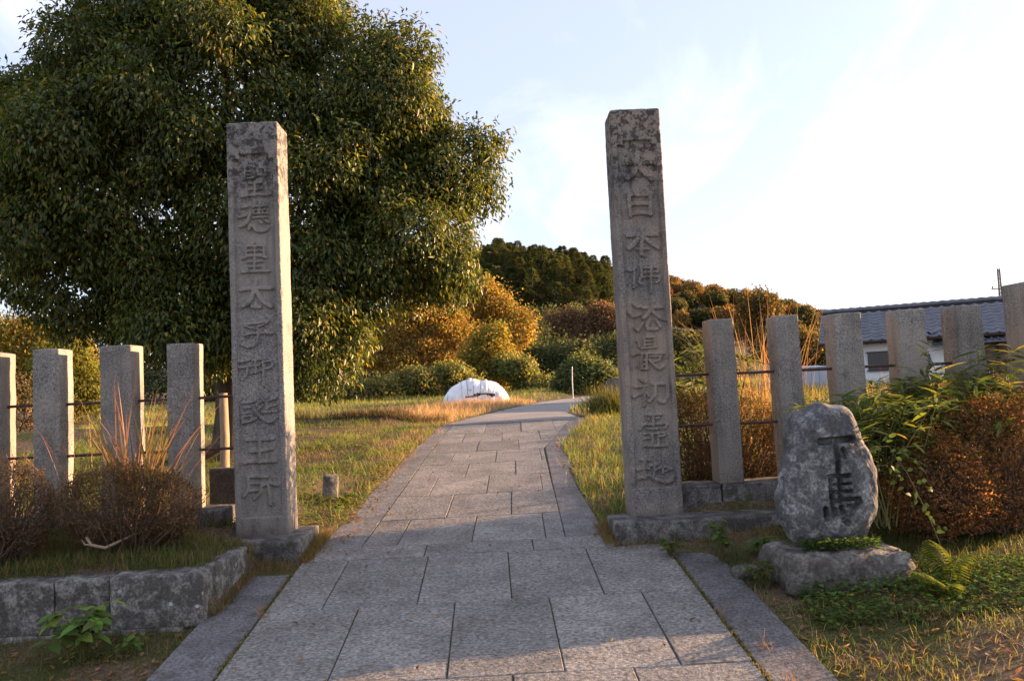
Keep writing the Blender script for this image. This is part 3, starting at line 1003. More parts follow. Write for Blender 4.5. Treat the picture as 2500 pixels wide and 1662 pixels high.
def gate_pillar(x0, x1, z0, z1, panel, glyphs, mat, label, depth=0.34, y0=7.0, lean=0.0, seed=0):
    w, h = x1 - x0, z1 - z0
    root = empty('gate_pillar', ((x0 + x1) / 2, y0 + depth / 2, z0))
    nx = 88; nz = int(h / 0.005)
    r = 0.012
    # perimeter of the cross-section: front grid, then the other three sides
    fx = np.linspace(x0 + r, x1 - r, nx)
    per = [(x, y0, 0, -1, 1) for x in fx]
    for a in np.linspace(-math.pi / 2, 0, 4)[1:]:
        per.append((x1 - r + r * math.cos(a), y0 + r + r * math.sin(a), math.cos(a), math.sin(a), 0))
    per += [(x1, y, 1, 0, 0) for y in np.linspace(y0 + r, y0 + depth - r, 16)[1:]]
    for a in np.linspace(0, math.pi / 2, 4)[1:]:
        per.append((x1 - r + r * math.cos(a), y0 + depth - r + r * math.sin(a), math.cos(a), math.sin(a), 0))
    per += [(x, y0 + depth, 0, 1, 0) for x in np.linspace(x1 - r, x0 + r, 8)[1:]]
    for a in np.linspace(math.pi / 2, math.pi, 4)[1:]:
        per.append((x0 + r + r * math.cos(a), y0 + depth - r + r * math.sin(a), math.cos(a), math.sin(a), 0))
    per += [(x0, y, -1, 0, 0) for y in np.linspace(y0 + depth - r, y0 + r, 16)[1:]]
    for a in np.linspace(math.pi, 1.5 * math.pi, 4)[1:-1]:
        per.append((x0 + r + r * math.cos(a), y0 + r + r * math.sin(a), math.cos(a), math.sin(a), 0))
    per = np.array(per)
    n = len(per)
    zs = np.linspace(z0, z1 - 0.012, nz)
    Xg = np.broadcast_to(per[None, :, 0], (nz, n)).copy(); Yg = np.broadcast_to(per[None, :, 1], (nz, n)).copy()
    Zg = np.broadcast_to(zs[:, None], (nz, n)).copy()
    NX, NY = per[None, :, 2], per[None, :, 3]
    # carving on the front
    pl, pr, pb, pt, nl, nr, nt_ = panel
    fr = per[:, 4] == 1
    Xf, Zf = Xg[:, fr], Zg[:, fr]
    soft = 0.006
    wig = 0.003 * np.sin(Zf * 9 + seed) + 0.002 * np.sin(Zf * 23)
    ins = sstep(Xf, pl + wig - soft, pl + wig) * sstep(-Xf, -pr + wig - soft, -pr + wig) * sstep(Zf, pb - soft, pb)
    shoulder = sstep(-Zf, -pt - soft, -pt)
    notch = sstep(-Zf, -nt_ - soft, -nt_) * sstep(Xf, nl - soft, nl) * sstep(-Xf, -nr - soft, -nr)
    ins = ins * np.maximum(shoulder, notch)
    st = stroke_height(Xf, Zf, glyphs, soft)
    rec = 0.026 * ins * (1 - st * 0.95)
    Yg[:, fr] += rec
    # weathering
    P = np.stack([Xg, Yg, Zg], -1)
    d = 0.0016 * wob(P, 26, seed) + 0.0011 * wob(P, 71, seed + 2) + 0.0035 * wob(P, 4.2, seed + 5)
    corner = (np.abs(per[:, 2]) > 0.05) & (np.abs(per[:, 3]) > 0.05)
    chip = np.clip(wob(P, 19, seed + 9) - 0.45, 0, 1) * 0.012
    d = d - np.where(corner[None, :], chip, 0)
    Xg += NX * d; Yg += NY * d
    V = np.stack([Xg, Yg, Zg], -1).reshape(-1, 3)
    i = np.arange(nz - 1)[:, None] * n; k = np.arange(n)[None, :]; k2 = (k + 1) % n
    F = np.stack([i + k, i + k2, i + n + k2, i + n + k], -1).reshape(-1, 4)
    # rounded top: two inset rings and a cap
    base = (nz - 1) * n
    cx, cy = (x0 + x1) / 2, y0 + depth / 2
    rings = []
    for zz, s in ((z1 - 0.003, 0.010), (z1, 0.024)):
        ring = V[base:base + n].copy()
        ring[:, 0] -= np.sign(ring[:, 0] - cx) * np.minimum(s, np.abs(ring[:, 0] - cx))
        ring[:, 1] -= np.sign(ring[:, 1] - cy) * np.minimum(s, np.abs(ring[:, 1] - cy))
        ring[:, 2] = zz + 0.003 * wob(ring, 17, seed)
        rings.append(ring)
    V = np.concatenate([V] + rings + [np.array([[cx, cy, z1 + 0.004], [cx, cy, z0]])])
    kk = np.arange(n); kk2 = (kk + 1) % n
    b0 = base
    for q in range(2):
        b1 = nz * n + q * n
        F = np.concatenate([F, np.stack([b0 + kk, b0 + kk2, b1 + kk2, b1 + kk], -1)])
        b0 = b1
    capc = len(V) - 2
    T = np.concatenate([np.stack([b0 + kk, b0 + kk2, np.full(n, capc)], -1), np.stack([kk2, kk, np.full(n, capc + 1)], -1)])
    V = V - np.array([cx, cy, z0])
    me = mesh_np('shaft', V, [F, T], True)
    link_obj('shaft', me, mat, root)
    tag(root, label, 'pillar', 'inscribed gate pillars')
    root.rotation_euler = (0, lean, 0)
    return root


gate_pillar(-2.286, -1.826, 0.469, 4.171, (-2.233, -1.879, 0.634, 3.826, -2.172, -1.922, 3.871), GLYPH_L, M_PIL_L,
            'tall square stone pillar with raised characters, left of the path in front of the big tree', seed=1)
gate_pillar(1.204, 1.662, 0.459, 4.165, (1.257, 1.614, 0.718, 3.821, 1.313, 1.573, 3.865), GLYPH_R, M_PIL_R,
            'tall square stone pillar with raised characters, right of the path against the sky', seed=4)

tag(rough_box('plinth', 0.72, 0.80, 0.20, (-2.02, 7.08, 0.372), M_PLINTH, seed=2), 'lichened low stone plinth under the pillar left of the path', 'plinth')
tag(rough_box('plinth', 1.66, 0.50, 0.20, (1.83, 6.935, 0.374), M_PLINTH, seed=3), 'long low stone plinth under the pillar right of the path', 'plinth')

# ------------------------------------------------------------------ stone post fences


def post_mesh(name, sx, sy, h, seed):
    bm = bmesh.new()
    box_bm(bm, sx, sy, h, (0, 0, h / 2), 0.016, 2)
    for i in range(1, 14):
        bmesh.ops.bisect_plane(bm, geom=bm.verts[:] + bm.edges[:] + bm.faces[:], plane_co=(0, 0, h * i / 14), plane_no=(0, 0, 1))
    for i in range(1, 4):
        bmesh.ops.bisect_plane(bm, geom=bm.verts[:] + bm.edges[:] + bm.faces[:], plane_co=(-sx / 2 + sx * i / 4, 0, 0), plane_no=(1, 0, 0))
    bm.normal_update()
    P = np.array([v.co[:] for v in bm.verts])
    d = 0.004 * wob(P, 8, seed) + 0.003 * wob(P, 27, seed + 1)
    for v, k in zip(bm.verts, d):
        v.co += v.normal * float(k)
    return bm_mesh(name, bm, True)


def stone_fence(label, posts, y, z0, ztop, rails, base_blocks, sy=0.25):
    root = empty('stone_fence', (posts[0][0], y, z0))
    off = Vector(root.location)
    for k, (xa, xb, zt) in enumerate(posts):
        o = link_obj('post', post_mesh('post', xb - xa, sy, zt - z0, k * 1.7 + z0), M_POST, root)
        o.location = Vector(((xa + xb) / 2, y + sy / 2, z0)) - off
        o.rotation_euler = (random.uniform(-0.006, 0.006), random.uniform(-0.006, 0.006), random.uniform(-0.02, 0.02))
    for xa, xb in rails:
        for zr in (1.70, 1.235):
            sag = random.uniform(-0.006, 0.006)
            me = tubes_mesh('rail', [([(xa - 0.05, 0, 0), ((xa + xb) / 2, 0, sag), (xb + 0.05, 0, 0)], 0.0135)], 7)
            o = link_obj('rail', me, M_IRON, root)
            o.location = Vector((0, y + sy * 0.5, zr)) - off
    for k, (xa, xb) in enumerate(base_blocks):
        o = rough_box('base_block', xb - xa - 0.008, 0.36, 0.30, Vector(((xa + xb) / 2, y + sy / 2 + 0.05, z0 - 0.147)) - off, M_PLINTH, root, seed=k + z0)
    tag(root, label, 'fence', 'stone post fences beside the gate')
    return root


pl_ = [(-2.895, -2.655, 2.20), (-3.475, -3.19, 2.205), (-4.07, -3.835, 2.20), (-4.64, -4.36, 2.19), (-5.24, -4.97, 2.20)]
stone_fence('low fence of square stone posts joined by iron rods, left of the path', pl_, 7.08, 0.71, 2.2,
            [(-2.655, -2.25), (-3.19, -2.895), (-3.835, -3.475), (-4.36, -4.07), (-4.97, -4.64)], [(-2.95, -2.40), (-3.9, -2.95), (-5.4, -3.9)])
pr_ = [(2.035, 2.262, 2.205), (2.645, 2.868, 2.21), (3.19, 3.448, 2.205), (3.78, 4.035, 2.21), (4.325, 4.58, 2.225)]
fr_ = stone_fence('low fence of square stone posts joined by iron rods, in front of the tiled house', pr_, 7.10, 0.70, 2.2,
                  [(1.63, 2.035), (2.262, 2.645), (2.868, 3.19), (3.448, 3.78), (4.035, 4.325), (4.58, 4.88)], [(1.67, 2.05), (2.05, 2.9), (2.9, 3.9), (3.9, 5.3)])
o = link_obj('corner_post', post_mesh('corner_post', 0.34, 0.34, 1.72, 9.0), M_POST, fr_)
o.location = Vector((5.13, 7.2, 0.70)) - Vector(fr_.location)

# ------------------------------------------------------------------ retaining wall at the left
wall = empty('retaining_wall', (-3.0, 5.5, 0.1))
woff = Vector(wall.location)
def wblock(sx, sy, sz, loc, seed, rot=None):
    return rough_box('wall_stone', sx, sy, sz, Vector(loc) - woff, M_WALL, wall, amp=0.010, res=0.07, rnd=0.018, seed=seed, rot=rot)
WD = Vector((-0.03, 0, -0.045))
wblock(0.615, 0.24, 0.36, Vector((-2.285, 5.55, 0.372)) + WD, 1)
wblock(0.36, 0.24, 0.35, Vector((-2.775, 5.55, 0.372)) + WD, 2)
wblock(0.42, 0.24, 0.36, Vector((-3.17, 5.555, 0.365)) + WD, 3)
wblock(0.55, 0.24, 0.36, Vector((-3.66, 5.555, 0.36)) + WD, 4)
wblock(0.60, 0.24, 0.36, Vector((-4.24, 5.56, 0.36)) + WD, 5)
wblock(0.80, 0.25, 0.22, Vector((-2.50, 5.545, 0.092)) + WD, 6)
wblock(0.75, 0.25, 0.22, Vector((-3.29, 5.55, 0.085)) + WD, 7)
wblock(0.85, 0.25, 0.22, Vector((-4.11, 5.55, 0.080)) + WD, 8)
wblock(0.22, 0.40, 0.33, Vector((-2.065, 5.88, 0.385)) + WD, 9)
wblock(0.24, 0.30, 0.30, Vector((-2.075, 6.21, 0.40)) + WD, 10)
tag(wall, 'low wall of squared lichened stones holding the bank at the lower left', 'wall')

# ------------------------------------------------------------------ engraved boulder on its base rock


def engraved_stone():
    out = np.array(STONE_OUT)
    cx, cz = 2.33, 0.90
    # resample outline evenly by angle
    ang = np.unwrap(np.arctan2(out[:, 1] - cz, out[:, 0] - cx))
    rad = np.hypot(out[:, 0] - cx, out[:, 1] - cz)
    o_ = np.argsort(np.mod(ang, 2 * math.pi)); a_ = np.mod(ang, 2 * math.pi)[o_]; r_ = rad[o_]
    a_ = np.concatenate([a_ - 2 * math.pi, a_, a_ + 2 * math.pi]); r_ = np.tile(r_, 3)
    na, nr = 300, 120
    A = np.linspace(0, 2 * math.pi, na, endpoint=False)
    Rr = np.interp(A, a_, r_)
    Rr = (np.roll(Rr, 2) + 2 * np.roll(Rr, 1) + 3 * Rr + 2 * np.roll(Rr, -1) + np.roll(Rr, -2)) / 9
    Rr = Rr * (1 + 0.012 * np.sin(A * 9 + 1) + 0.008 * np.sin(A * 17))
    verts = []
    t = np.linspace(0.0, 1.0, nr + 1)[1:]
    def sheet(sign, thick):
        X = cx + np.cos(A)[None, :] * Rr[None, :] * t[:, None]
        Z = cz + np.sin(A)[None, :] * Rr[None, :] * t[:, None]
        prof = thick * (1 - t ** 5) ** 0.5
        Y = 5.62 + sign * prof[:, None] * np.ones_like(X)
        return X, Y, Z
    X, Y, Z = sheet(-1, 0.15)
    P = np.stack([X, Y, Z], -1)
    Y = Y + 0.022 * wob(P, 3.6, 2) * (1 - t[:, None] ** 8) + 0.008 * wob(P, 13, 5) + 0.003 * wob(P, 45, 1)
    carve = stroke_height(X, Z, [(w * 1.06, q) for w, q in GLYPH_S], 0.011)
    Y = Y + 0.07 * carve
    Xb, Yb, Zb = sheet(1, 0.13)
    Pb = np.stack([Xb, Yb, Zb], -1)
    Yb = Yb + 0.03 * wob(Pb, 5, 7)
    V = np.concatenate([np.stack([X, Y, Z], -1).reshape(-1, 3), np.stack([Xb, Yb, Zb], -1)[:-1].reshape(-1, 3), [[cx, 5.47, cz], [cx, 5.75, cz]]])
    i = np.arange(nr - 1)[:, None] * na; k = np.arange(na)[None, :]; k2 = (k + 1) % na
    F1 = np.stack([i + k, i + na + k, i + na + k2, i + k2], -1).reshape(-1, 4)
    nb = nr * na
    i2 = np.arange(nr - 2)[:, None] * na + nb
    F2 = np.stack([i2 + k, i2 + k2, i2 + na + k2, i2 + na + k], -1).reshape(-1, 4)
    kk = np.arange(na); kk2 = (kk + 1) % na
    e1 = (nr - 1) * na; e2 = nb + (nr - 2) * na
    F3 = np.stack([e1 + kk, e2 + kk, e2 + kk2, e1 + kk2], -1)
    T = np.concatenate([np.stack([kk, kk2, np.full(na, len(V) - 2)], -1), np.stack([nb + kk2, nb + kk, np.full(na, len(V) - 1)], -1)])
    org = np.array([cx, 5.62, 0.43])   # foot of the stone
    me = mesh_np('inscribed_boulder', V - org, [F1, F2, F3, T], True)
    o = link_obj('inscribed_boulder', me, M_BOULDER)
    o.location = org + np.array([0.05, 0, 0])
    o.rotation_euler = (R(-3), 0, 0)
    tag(o, 'rounded grey boulder engraved with two large characters, standing on a flat rock', 'boulder')


engraved_stone()


def rock(name, c, r, mat, seed, n=3, flat=0.0):
    bm = bmesh.new()
    bmesh.ops.create_icosphere(bm, subdivisions=n, radius=1.0)
    P = np.array([v.co[:] for v in bm.verts])
    P = np.sign(P) * np.abs(P) ** 0.55          # squarer than a ball
    P /= np.abs(P).max()
    d = 1 + 0.10 * wob(P, 1.7, seed) + 0.05 * wob(P, 4.5, seed + 1) + 0.02 * wob(P, 12, seed + 2)
    P = P * d[:, None] * np.array(r)[None, :]
    for v, p in zip(bm.verts, P):
        v.co = p
    o = link_obj(name, bm_mesh(name, bm, True), mat)
    o.location = c
    return o


tag(rough_box('base_rock', 0.88, 0.54, 0.27, (2.37, 5.57, 0.292), M_ROCK, amp=0.045, res=0.05, rnd=0.08, seed=3.0, rot=(0, 0.02, 0.05)), 'flat rough rock lying under the engraved boulder', 'rock')
tag(rough_box('marker_stone', 0.165, 0.15, 0.36, (-1.875, 9.05, 0.60), M_ROCK, seed=5, rot=(0.03, 0.05, 0.3)), 'short square marker stone in the grass left of the path', 'marker stone')
tag(rough_box('stone_block', 0.34, 0.16, 0.62, (-2.53, 7.62, 0.72), M_DARKSTONE, seed=6), 'dark upright stone block behind the iron rods, beside the left pillar', 'stone block')
tag(rock('small_stone', (1.80, 5.75, 0.235), (0.10, 0.07, 0.05), M_ROCK, 8.0, 3), 'small pale stone by the flat rock at the paving edge', 'stone')

# ------------------------------------------------------------------ trees


def crown_points(lobes, n, depth=0.25, cut=0.8, front=None, lump=0.12, seed=0.0):
    """points in the outer shell of a union of ellipsoids, with outward normals"""
    C = np.array([l[:3] for l in lobes], float); Rd = np.array([l[3:6] for l in lobes], float)
    area = (Rd[:, 0] * Rd[:, 1] + Rd[:, 1] * Rd[:, 2] + Rd[:, 0] * Rd[:, 2])
    out_p, out_n, got = [], [], 0
    while got < n:
        m = int((n - got) * 1.8) + 50
        k = rng.choice(len(C), m, p=area / area.sum())
        u = unit(m)
        if front is not None:          # fewer on the far side
            keep = (u[:, 1] < 0.25) | (rng.random(m) < front)
            u, k = u[keep], k[keep]
        d = 1 - np.abs(rng.normal(0, depth, len(u)))
        d = np.clip(d, 0.25, 1.0)
        base = C[k] + Rd[k] * u
        d = d * (1 + lump * wob(base, 2.2 / max(0.5, Rd.mean()), seed) + lump * 0.6 * wob(base, 6.0 / max(0.5, Rd.mean()), seed + 3))
        p = C[k] + Rd[k] * u * d[:, None]
        ok = np.ones(len(p), bool)
        for j in range(len(C)):
            q = ((p - C[j]) / Rd[j])
            ok &= ~((np.einsum('ij,ij->i', q, q) < cut ** 2) & (k != j))
        p, u2 = p[ok], (u / Rd[k])[ok]
        u2 /= np.linalg.norm(u2, axis=1)[:, None]
        out_p.append(p); out_n.append(u2); got += len(p)
    return np.concatenate(out_p)[:n], np.concatenate(out_n)[:n]


def leafy(name, P, Nn, per, spread, L, W, palette, prob, mat, parent, droop=0.5, amt=0.3, fold=0.2, bright=0.3, six=False, tip=0.15, up=0.15, origin=None, coh=0.0):
    n = len(P) * per
    c0 = np.repeat(P, per, 0); n0 = np.repeat(Nn, per, 0)
    pos = c0 + rng.normal(0, spread, (n, 3))
    rad = unit(n)
    D = n0 * 0.55 + rad * 0.9 + np.array([0, 0, -droop])
    U = n0 * 0.5 + np.array([0, 0, up + 0.3]) + unit(n) * 0.45
    if coh:        # leaves of one twig hang alike
        ax = np.repeat(unit(len(P)) * 0.5 + Nn * 0.6 + np.array([0, 0, -0.55]), per, 0)
        D = D * (1 - coh) + ax * coh * 1.3
        U = U * (1 - coh) + coh * (np.repeat(Nn * 0.7 + unit(len(P)) * 0.45, per, 0) + np.array([0, 0, 0.35]))
    col = pick(palette, n, prob, amt)
    kb = np.repeat(rng.uniform(1 - bright, 1 + bright, len(P)), per)[:, None]
    col = np.clip(col * kb, 0.003, 0.9)
    Ls = L * rng.uniform(0.65, 1.25, n); Ws = W * rng.uniform(0.7, 1.25, n)
    if origin is not None:
        pos = pos - np.array(origin)
    me = leaves_mesh(name, pos, D, U, Ls, Ws, col, fold, tip, six)
    return link_obj(name, me, mat, parent)


def limb(a, b, r0, r1, n=7, sag=0.12, seed=0):
    a, b = np.array(a, float), np.array(b, float)
    t = np.linspace(0, 1, n)[:, None]
    p = a + (b - a) * t
    w = np.stack([np.sin(t[:, 0] * 5 + seed), np.cos(t[:, 0] * 4 + seed * 1.3), 0 * t[:, 0]], -1) * sag * np.sin(t * math.pi)
    return (p + w, [r0, (r0 + r1) * 0.45, r1])


# the big evergreen by the gate
bt = empty('evergreen_tree', (-4.3, 12.9, 0.75))
org = np.array(bt.location)
lobes = [(-4.4, 13.2, 5.7, 2.9, 2.8, 2.8), (-2.3, 12.7, 6.3, 1.82, 1.75, 1.82), (-0.48, 12.3, 5.12, 0.86, 0.85, 0.85), (-1.17, 12.1, 4.12, 1.15, 1.1, 1.08),
         (-2.62, 11.7, 2.65, 0.85, 0.9, 0.95), (-6.95, 12.8, 5.65, 1.75, 1.7, 1.65), (-6.3, 12.2, 3.9, 1.2, 1.2, 1.1), (-4.6, 12.2, 3.3, 1.2, 1.2, 1.15),
         (-4.0, 13.2, 7.9, 2.2, 2.1, 2.1), (-3.2, 12.0, 4.4, 1.7, 1.6, 1.7), (-5.5, 11.8, 4.8, 1.6, 1.5, 1.5), (-3.6, 11.4, 6.4, 1.3, 1.2, 1.25), (-5.1, 12.0, 6.7, 1.3, 1.3, 1.2),
         (-1.6, 12.0, 5.3, 0.95, 0.9, 0.9), (-2.6, 11.5, 5.2, 1.05, 0.95, 0.95), (-4.5, 11.2, 5.6, 1.0, 0.95, 0.9), (-2.2, 12.0, 3.5, 0.8, 0.8, 0.8)]
subs = []
for (x, y, z, a, b, c) in lobes:
    m = int(9 + 5 * a)
    u = unit(m)
    for q in u:
        if q[1] > 0.45: continue
        s_ = random.uniform(0.24, 0.46) * min(a, 1.9)
        subs.append((x + q[0] * a * 0.84, y + q[1] * b * 0.84, max(1.75, z + q[2] * c * 0.84), s_, s_, s_ * 0.8))
subs = [s_ for s_ in subs if not any(((s_[0] - l[0]) / l[3]) ** 2 + ((s_[1] - l[1]) / l[4]) ** 2 + ((s_[2] - l[2]) / l[5]) ** 2 < 0.5 for l in lobes)]
Pa, Na = crown_points(subs, 9000, 0.16, 0.8, front=0.5, lump=0.12, seed=2)
Pb, Nb = crown_points([(x, y, z, a * 0.9, b * 0.9, c * 0.9) for x, y, z, a, b, c in lobes], 4600, 0.15, 0.84, front=0.45, lump=0.10, seed=2)
P, Nn = np.concatenate([Pa, Pb]), np.concatenate([Na, Nb])
pal_big = [(0.044, 0.068, 0.015), (0.076, 0.101, 0.019), (0.122, 0.134, 0.024), (0.19, 0.165, 0.03), (0.28, 0.19, 0.04)]
leafy('crown', P, Nn, 18, 0.10, 0.095, 0.038, pal_big, [0.30, 0.35, 0.24, 0.10, 0.01], M_LEAF, bt, droop=0.7, bright=0.45, amt=0.2, tip=0.2, origin=org, coh=0.38)
P2, N2 = crown_points([(x, y, z, a * 0.8, b * 0.8, c * 0.8) for x, y, z, a, b, c in lobes], 2600, 0.25, 0.8, seed=5)
leafy('inner_foliage', P2, N2, 14, 0.16, 0.14, 0.05, pal_big, [0.5, 0.34, 0.13, 0.02, 0.01], M_LEAF, bt, droop=0.6, origin=org)
tr = [limb((-4.3, 12.9, 0.5), (-4.2, 12.95, 3.2), 0.34, 0.24, 9, 0.06)]
for k, (x, y, z) in enumerate([(-2.3, 12.7, 6.2), (-0.6, 12.3, 5.0), (-1.3, 12.1, 3.9), (-2.3, 11.8, 3.0), (-7.0, 12.8, 5.7), (-6.4, 12.2, 3.9), (-4.2, 13.2, 8.6), (-3.3, 11.9, 4.8), (-5.5, 11.9, 5.2), (-5.4, 12.2, 7.4), (-3.5, 11.7, 6.8)]):
    tr.append(limb((-4.25, 12.93, 1.6 + 0.17 * k), (x, y, z), 0.13, 0.03, 8, 0.2, k))
# fine branches reaching the outer shell
for p in P[rng.choice(len(P), 420)]:
    c = min(lobes, key=lambda l: (l[0] - p[0]) ** 2 + (l[1] - p[1]) ** 2 + (l[2] - p[2]) ** 2)
    tr.append(limb(np.array(c[:3]) * 0.6 + p * 0.4, p, 0.016, 0.004, 5, 0.08, p[0]))
link_obj('trunk', tubes_mesh('trunk', [(np.asarray(a) - org, r) for a, r in tr], 6), M_BARK, bt)
tag(bt, 'huge rounded evergreen tree with glossy drooping leaves behind the left pillar', 'tree')


def make_tree(name, base, lobes, n, per, L, W, palette, prob, label, cat='tree', group=None, mat=None, trunk_r=0.16, droop=0.35, spread=None, depth=0.18, lump=0.14, seed=0.0, limbs=6, cut=0.8, front=0.5, bright=0.35):
    root = empty(name, base)
    o_ = np.array(base, float)
    P, Nn = crown_points(lobes, n, depth, cut, front, lump, seed)
    leafy('crown', P, Nn, per, spread or L * 1.2, L, W, palette, prob, mat or M_FOL, root, droop=droop, origin=o_, bright=bright)
    zc = np.mean([l[2] for l in lobes]); xc = np.mean([l[0] for l in lobes]); yc = np.mean([l[1] for l in lobes])
    fork = np.array([base[0] * 0.6 + xc * 0.4, base[1] * 0.6 + yc * 0.4, base[2] + (zc - base[2]) * 0.45])
    paths = [limb(np.array(base) - [0, 0, 0.2], fork, trunk_r, trunk_r * 0.75, 6, trunk_r * 0.4, seed)]
    for k in range(limbs):
        l = lobes[k % len(lobes)]
        tgt = np.array(l[:3]) + unit(1)[0] * np.array(l[3:6]) * 0.6
        paths.append(limb(fork, tgt, trunk_r * 0.5, trunk_r * 0.1, 6, trunk_r, seed + k))
    link_obj('trunk', tubes_mesh('trunk', [(np.asarray(a) - o_, r) for a, r in paths], 5), M_BARK, root)
    tag(root, label, cat, group)
    return root


AUT = [(0.29, 0.19, 0.045), (0.33, 0.23, 0.055), (0.22, 0.19, 0.05), (0.27, 0.14, 0.04), (0.14, 0.145, 0.04)]
YEL = [(0.28, 0.22, 0.04), (0.20, 0.19, 0.04), (0.12, 0.13, 0.03), (0.34, 0.24, 0.04)]
VINE = [(0.14, 0.17, 0.055), (0.19, 0.21, 0.07), (0.27, 0.23, 0.07), (0.30, 0.19, 0.055)]
DKG = [(0.055, 0.075, 0.032), (0.075, 0.092, 0.036), (0.105, 0.115, 0.044)]
REDB = [(0.20, 0.115, 0.07), (0.16, 0.105, 0.06), (0.12, 0.10, 0.05), (0.24, 0.13, 0.08)]
GOLD = [(0.25, 0.18, 0.025), (0.19, 0.15, 0.025), (0.12, 0.12, 0.02)]
DRY = [(0.20, 0.13, 0.075), (0.16, 0.10, 0.06), (0.11, 0.10, 0.04)]



def tangle(x0, x1, y, top, n, r0, r1, base=1.2):
    out = []
    for _ in range(n):
        x = random.uniform(x0, x1); t = top(x); r = random.uniform(r0, r1)
        out.append((x, y + random.uniform(-0.5, 0.5), max(base + 0.3, t - r * random.uniform(0.9, 1.0 + 1.6 * random.random())), r * random.uniform(0.9, 1.4), r, r * random.uniform(0.7, 1.0)))
    return out


make_tree('autumn_tree', (-0.3, 57, 1.2), [(-0.6, 57, 7.6, 2.3, 2.2, 2.2), (1.2, 56.5, 6.5, 1.5, 1.5, 1.5), (-2.2, 56, 6.8, 1.8, 1.8, 1.8), (0.8, 56, 5.0, 1.3, 1.3, 1.1), (2.5, 56.5, 6.7, 0.8, 0.8, 0.9), (-0.4, 55.6, 8.9, 1.1, 1.1, 1.0), (0.6, 55.8, 8.0, 1.0, 1.0, 0.9), (1.9, 56, 5.6, 0.9, 0.9, 0.8), (-1.0, 55.4, 5.4, 1.2, 1.0, 0.9), (2.7, 56.4, 5.8, 0.6, 0.6, 0.5)],
          3000, 9, 0.21, 0.12, AUT, [0.27, 0.28, 0.25, 0.08, 0.12], 'tall golden orange autumn tree standing right of the evergreen crown, above the white sheeted heap', seed=1, depth=0.3, lump=0.38)
make_tree('autumn_tree', (-4.6, 53, 1.2), [(-4.5 + dx, 52.4 + dy, z, r, r * 0.9, 0.24) for z, row in ((8.0, ((-0.6, 0, 1.3), (1.0, 0.3, 1.1))), (7.0, ((-2.0, 0, 1.2), (0.2, -0.4, 1.5), (2.0, 0.2, 1.0))), (6.0, ((-2.9, 0.2, 1.1), (-0.9, -0.6, 1.3), (1.6, -0.3, 1.2), (3.0, 0.4, 0.8))), (5.0, ((-2.2, -0.4, 1.3), (0.4, -0.7, 1.3), (2.5, -0.2, 1.0))), (4.0, ((-3.2, 0, 1.1), (-0.8, -0.6, 1.4), (1.5, -0.5, 1.1)))) for dx, dy, r in row],
          2600, 9, 0.19, 0.11, AUT, [0.34, 0.34, 0.12, 0.15, 0.05], 'orange maple with layered branches under the evergreen crown, behind the white sheeted heap', seed=2, depth=0.3, lump=0.25, limbs=14, bright=0.2)
make_tree('yellow_green_tree', (-0.3, 48, 1.2), [(-0.2, 48, 4.6, 1.1, 1.1, 1.1), (-0.9, 47.7, 3.7, 1.0, 1.0, 0.9), (0.6, 47.6, 3.6, 1.0, 1.0, 0.9), (-0.3, 47.4, 2.8, 1.1, 1.0, 0.8), (0.4, 47.6, 5.2, 0.7, 0.7, 0.6), (1.1, 47.7, 2.8, 0.7, 0.7, 0.7), (-1.4, 47.6, 2.8, 0.7, 0.7, 0.6)],
          1900, 9, 0.16, 0.10, YEL, [0.4, 0.32, 0.18, 0.1], 'small yellow green tree right behind the white sheeted heap', seed=3, depth=0.3, lump=0.35)
VG = 'vine covered shrubs at the field edge'
make_tree('vine_covered_shrub', (-7.6, 42, 1.2), tangle(-10, -5.4, 42, lambda x: 2.75 + 0.35 * math.sin(x * 2.1), 20, 0.35, 0.85), 2200, 8, 0.15, 0.11, VINE, [0.35, 0.3, 0.2, 0.15],
          'lumpy vine covered shrub at the field edge, just right of the left pillar', 'shrub', VG, seed=4, trunk_r=0.05, limbs=10, depth=0.3, lump=0.4)
make_tree('vine_covered_shrub', (-4.2, 42.4, 1.2), tangle(-5.6, -2.6, 42.4, lambda x: 2.95 + 0.3 * math.sin(x * 2.7), 16, 0.35, 0.8), 1700, 8, 0.15, 0.11, VINE, [0.32, 0.28, 0.22, 0.18],
          'yellowing vine covered shrub left of the white sheeted heap', 'shrub', VG, seed=14, trunk_r=0.05, limbs=10, depth=0.3, lump=0.4)
make_tree('vine_covered_shrub', (-1.9, 43, 1.2), tangle(-2.9, -0.9, 43, lambda x: 3.3 - 0.5 * (x + 2.2) ** 2, 12, 0.3, 0.7), 1200, 8, 0.15, 0.11, VINE, [0.45, 0.3, 0.15, 0.10],
          'green vine covered shrub standing directly behind the white sheeted heap', 'shrub', VG, seed=5, trunk_r=0.05, limbs=8, depth=0.3, lump=0.4)
make_tree('vine_covered_shrub', (2.0, 46, 1.2), tangle(0.8, 4.3, 46, lambda x: 4.2 - 0.75 * (x - 0.8) + 0.25 * math.sin(x * 4), 18, 0.3, 0.7), 1700, 8, 0.15, 0.11, VINE, [0.5, 0.35, 0.1, 0.05],
          'vine covered shrub sloping down to the right, left of the round bush', 'shrub', VG, seed=6, trunk_r=0.05, limbs=10, depth=0.3, lump=0.4)
make_tree('round_bush', (5.1, 42, 1.2), [(5.0, 42, 2.3, 1.1, 1.0, 0.95), (5.8, 41.8, 2.1, 0.95, 0.9, 0.85), (4.2, 42.2, 1.9, 0.8, 0.8, 0.7)],
          1500, 8, 0.15, 0.12, [(0.075, 0.11, 0.05), (0.10, 0.13, 0.05), (0.17, 0.17, 0.045)], [0.4, 0.35, 0.25], 'round pale green bush behind the thin white pole', 'bush', seed=7, trunk_r=0.05, lump=0.25)
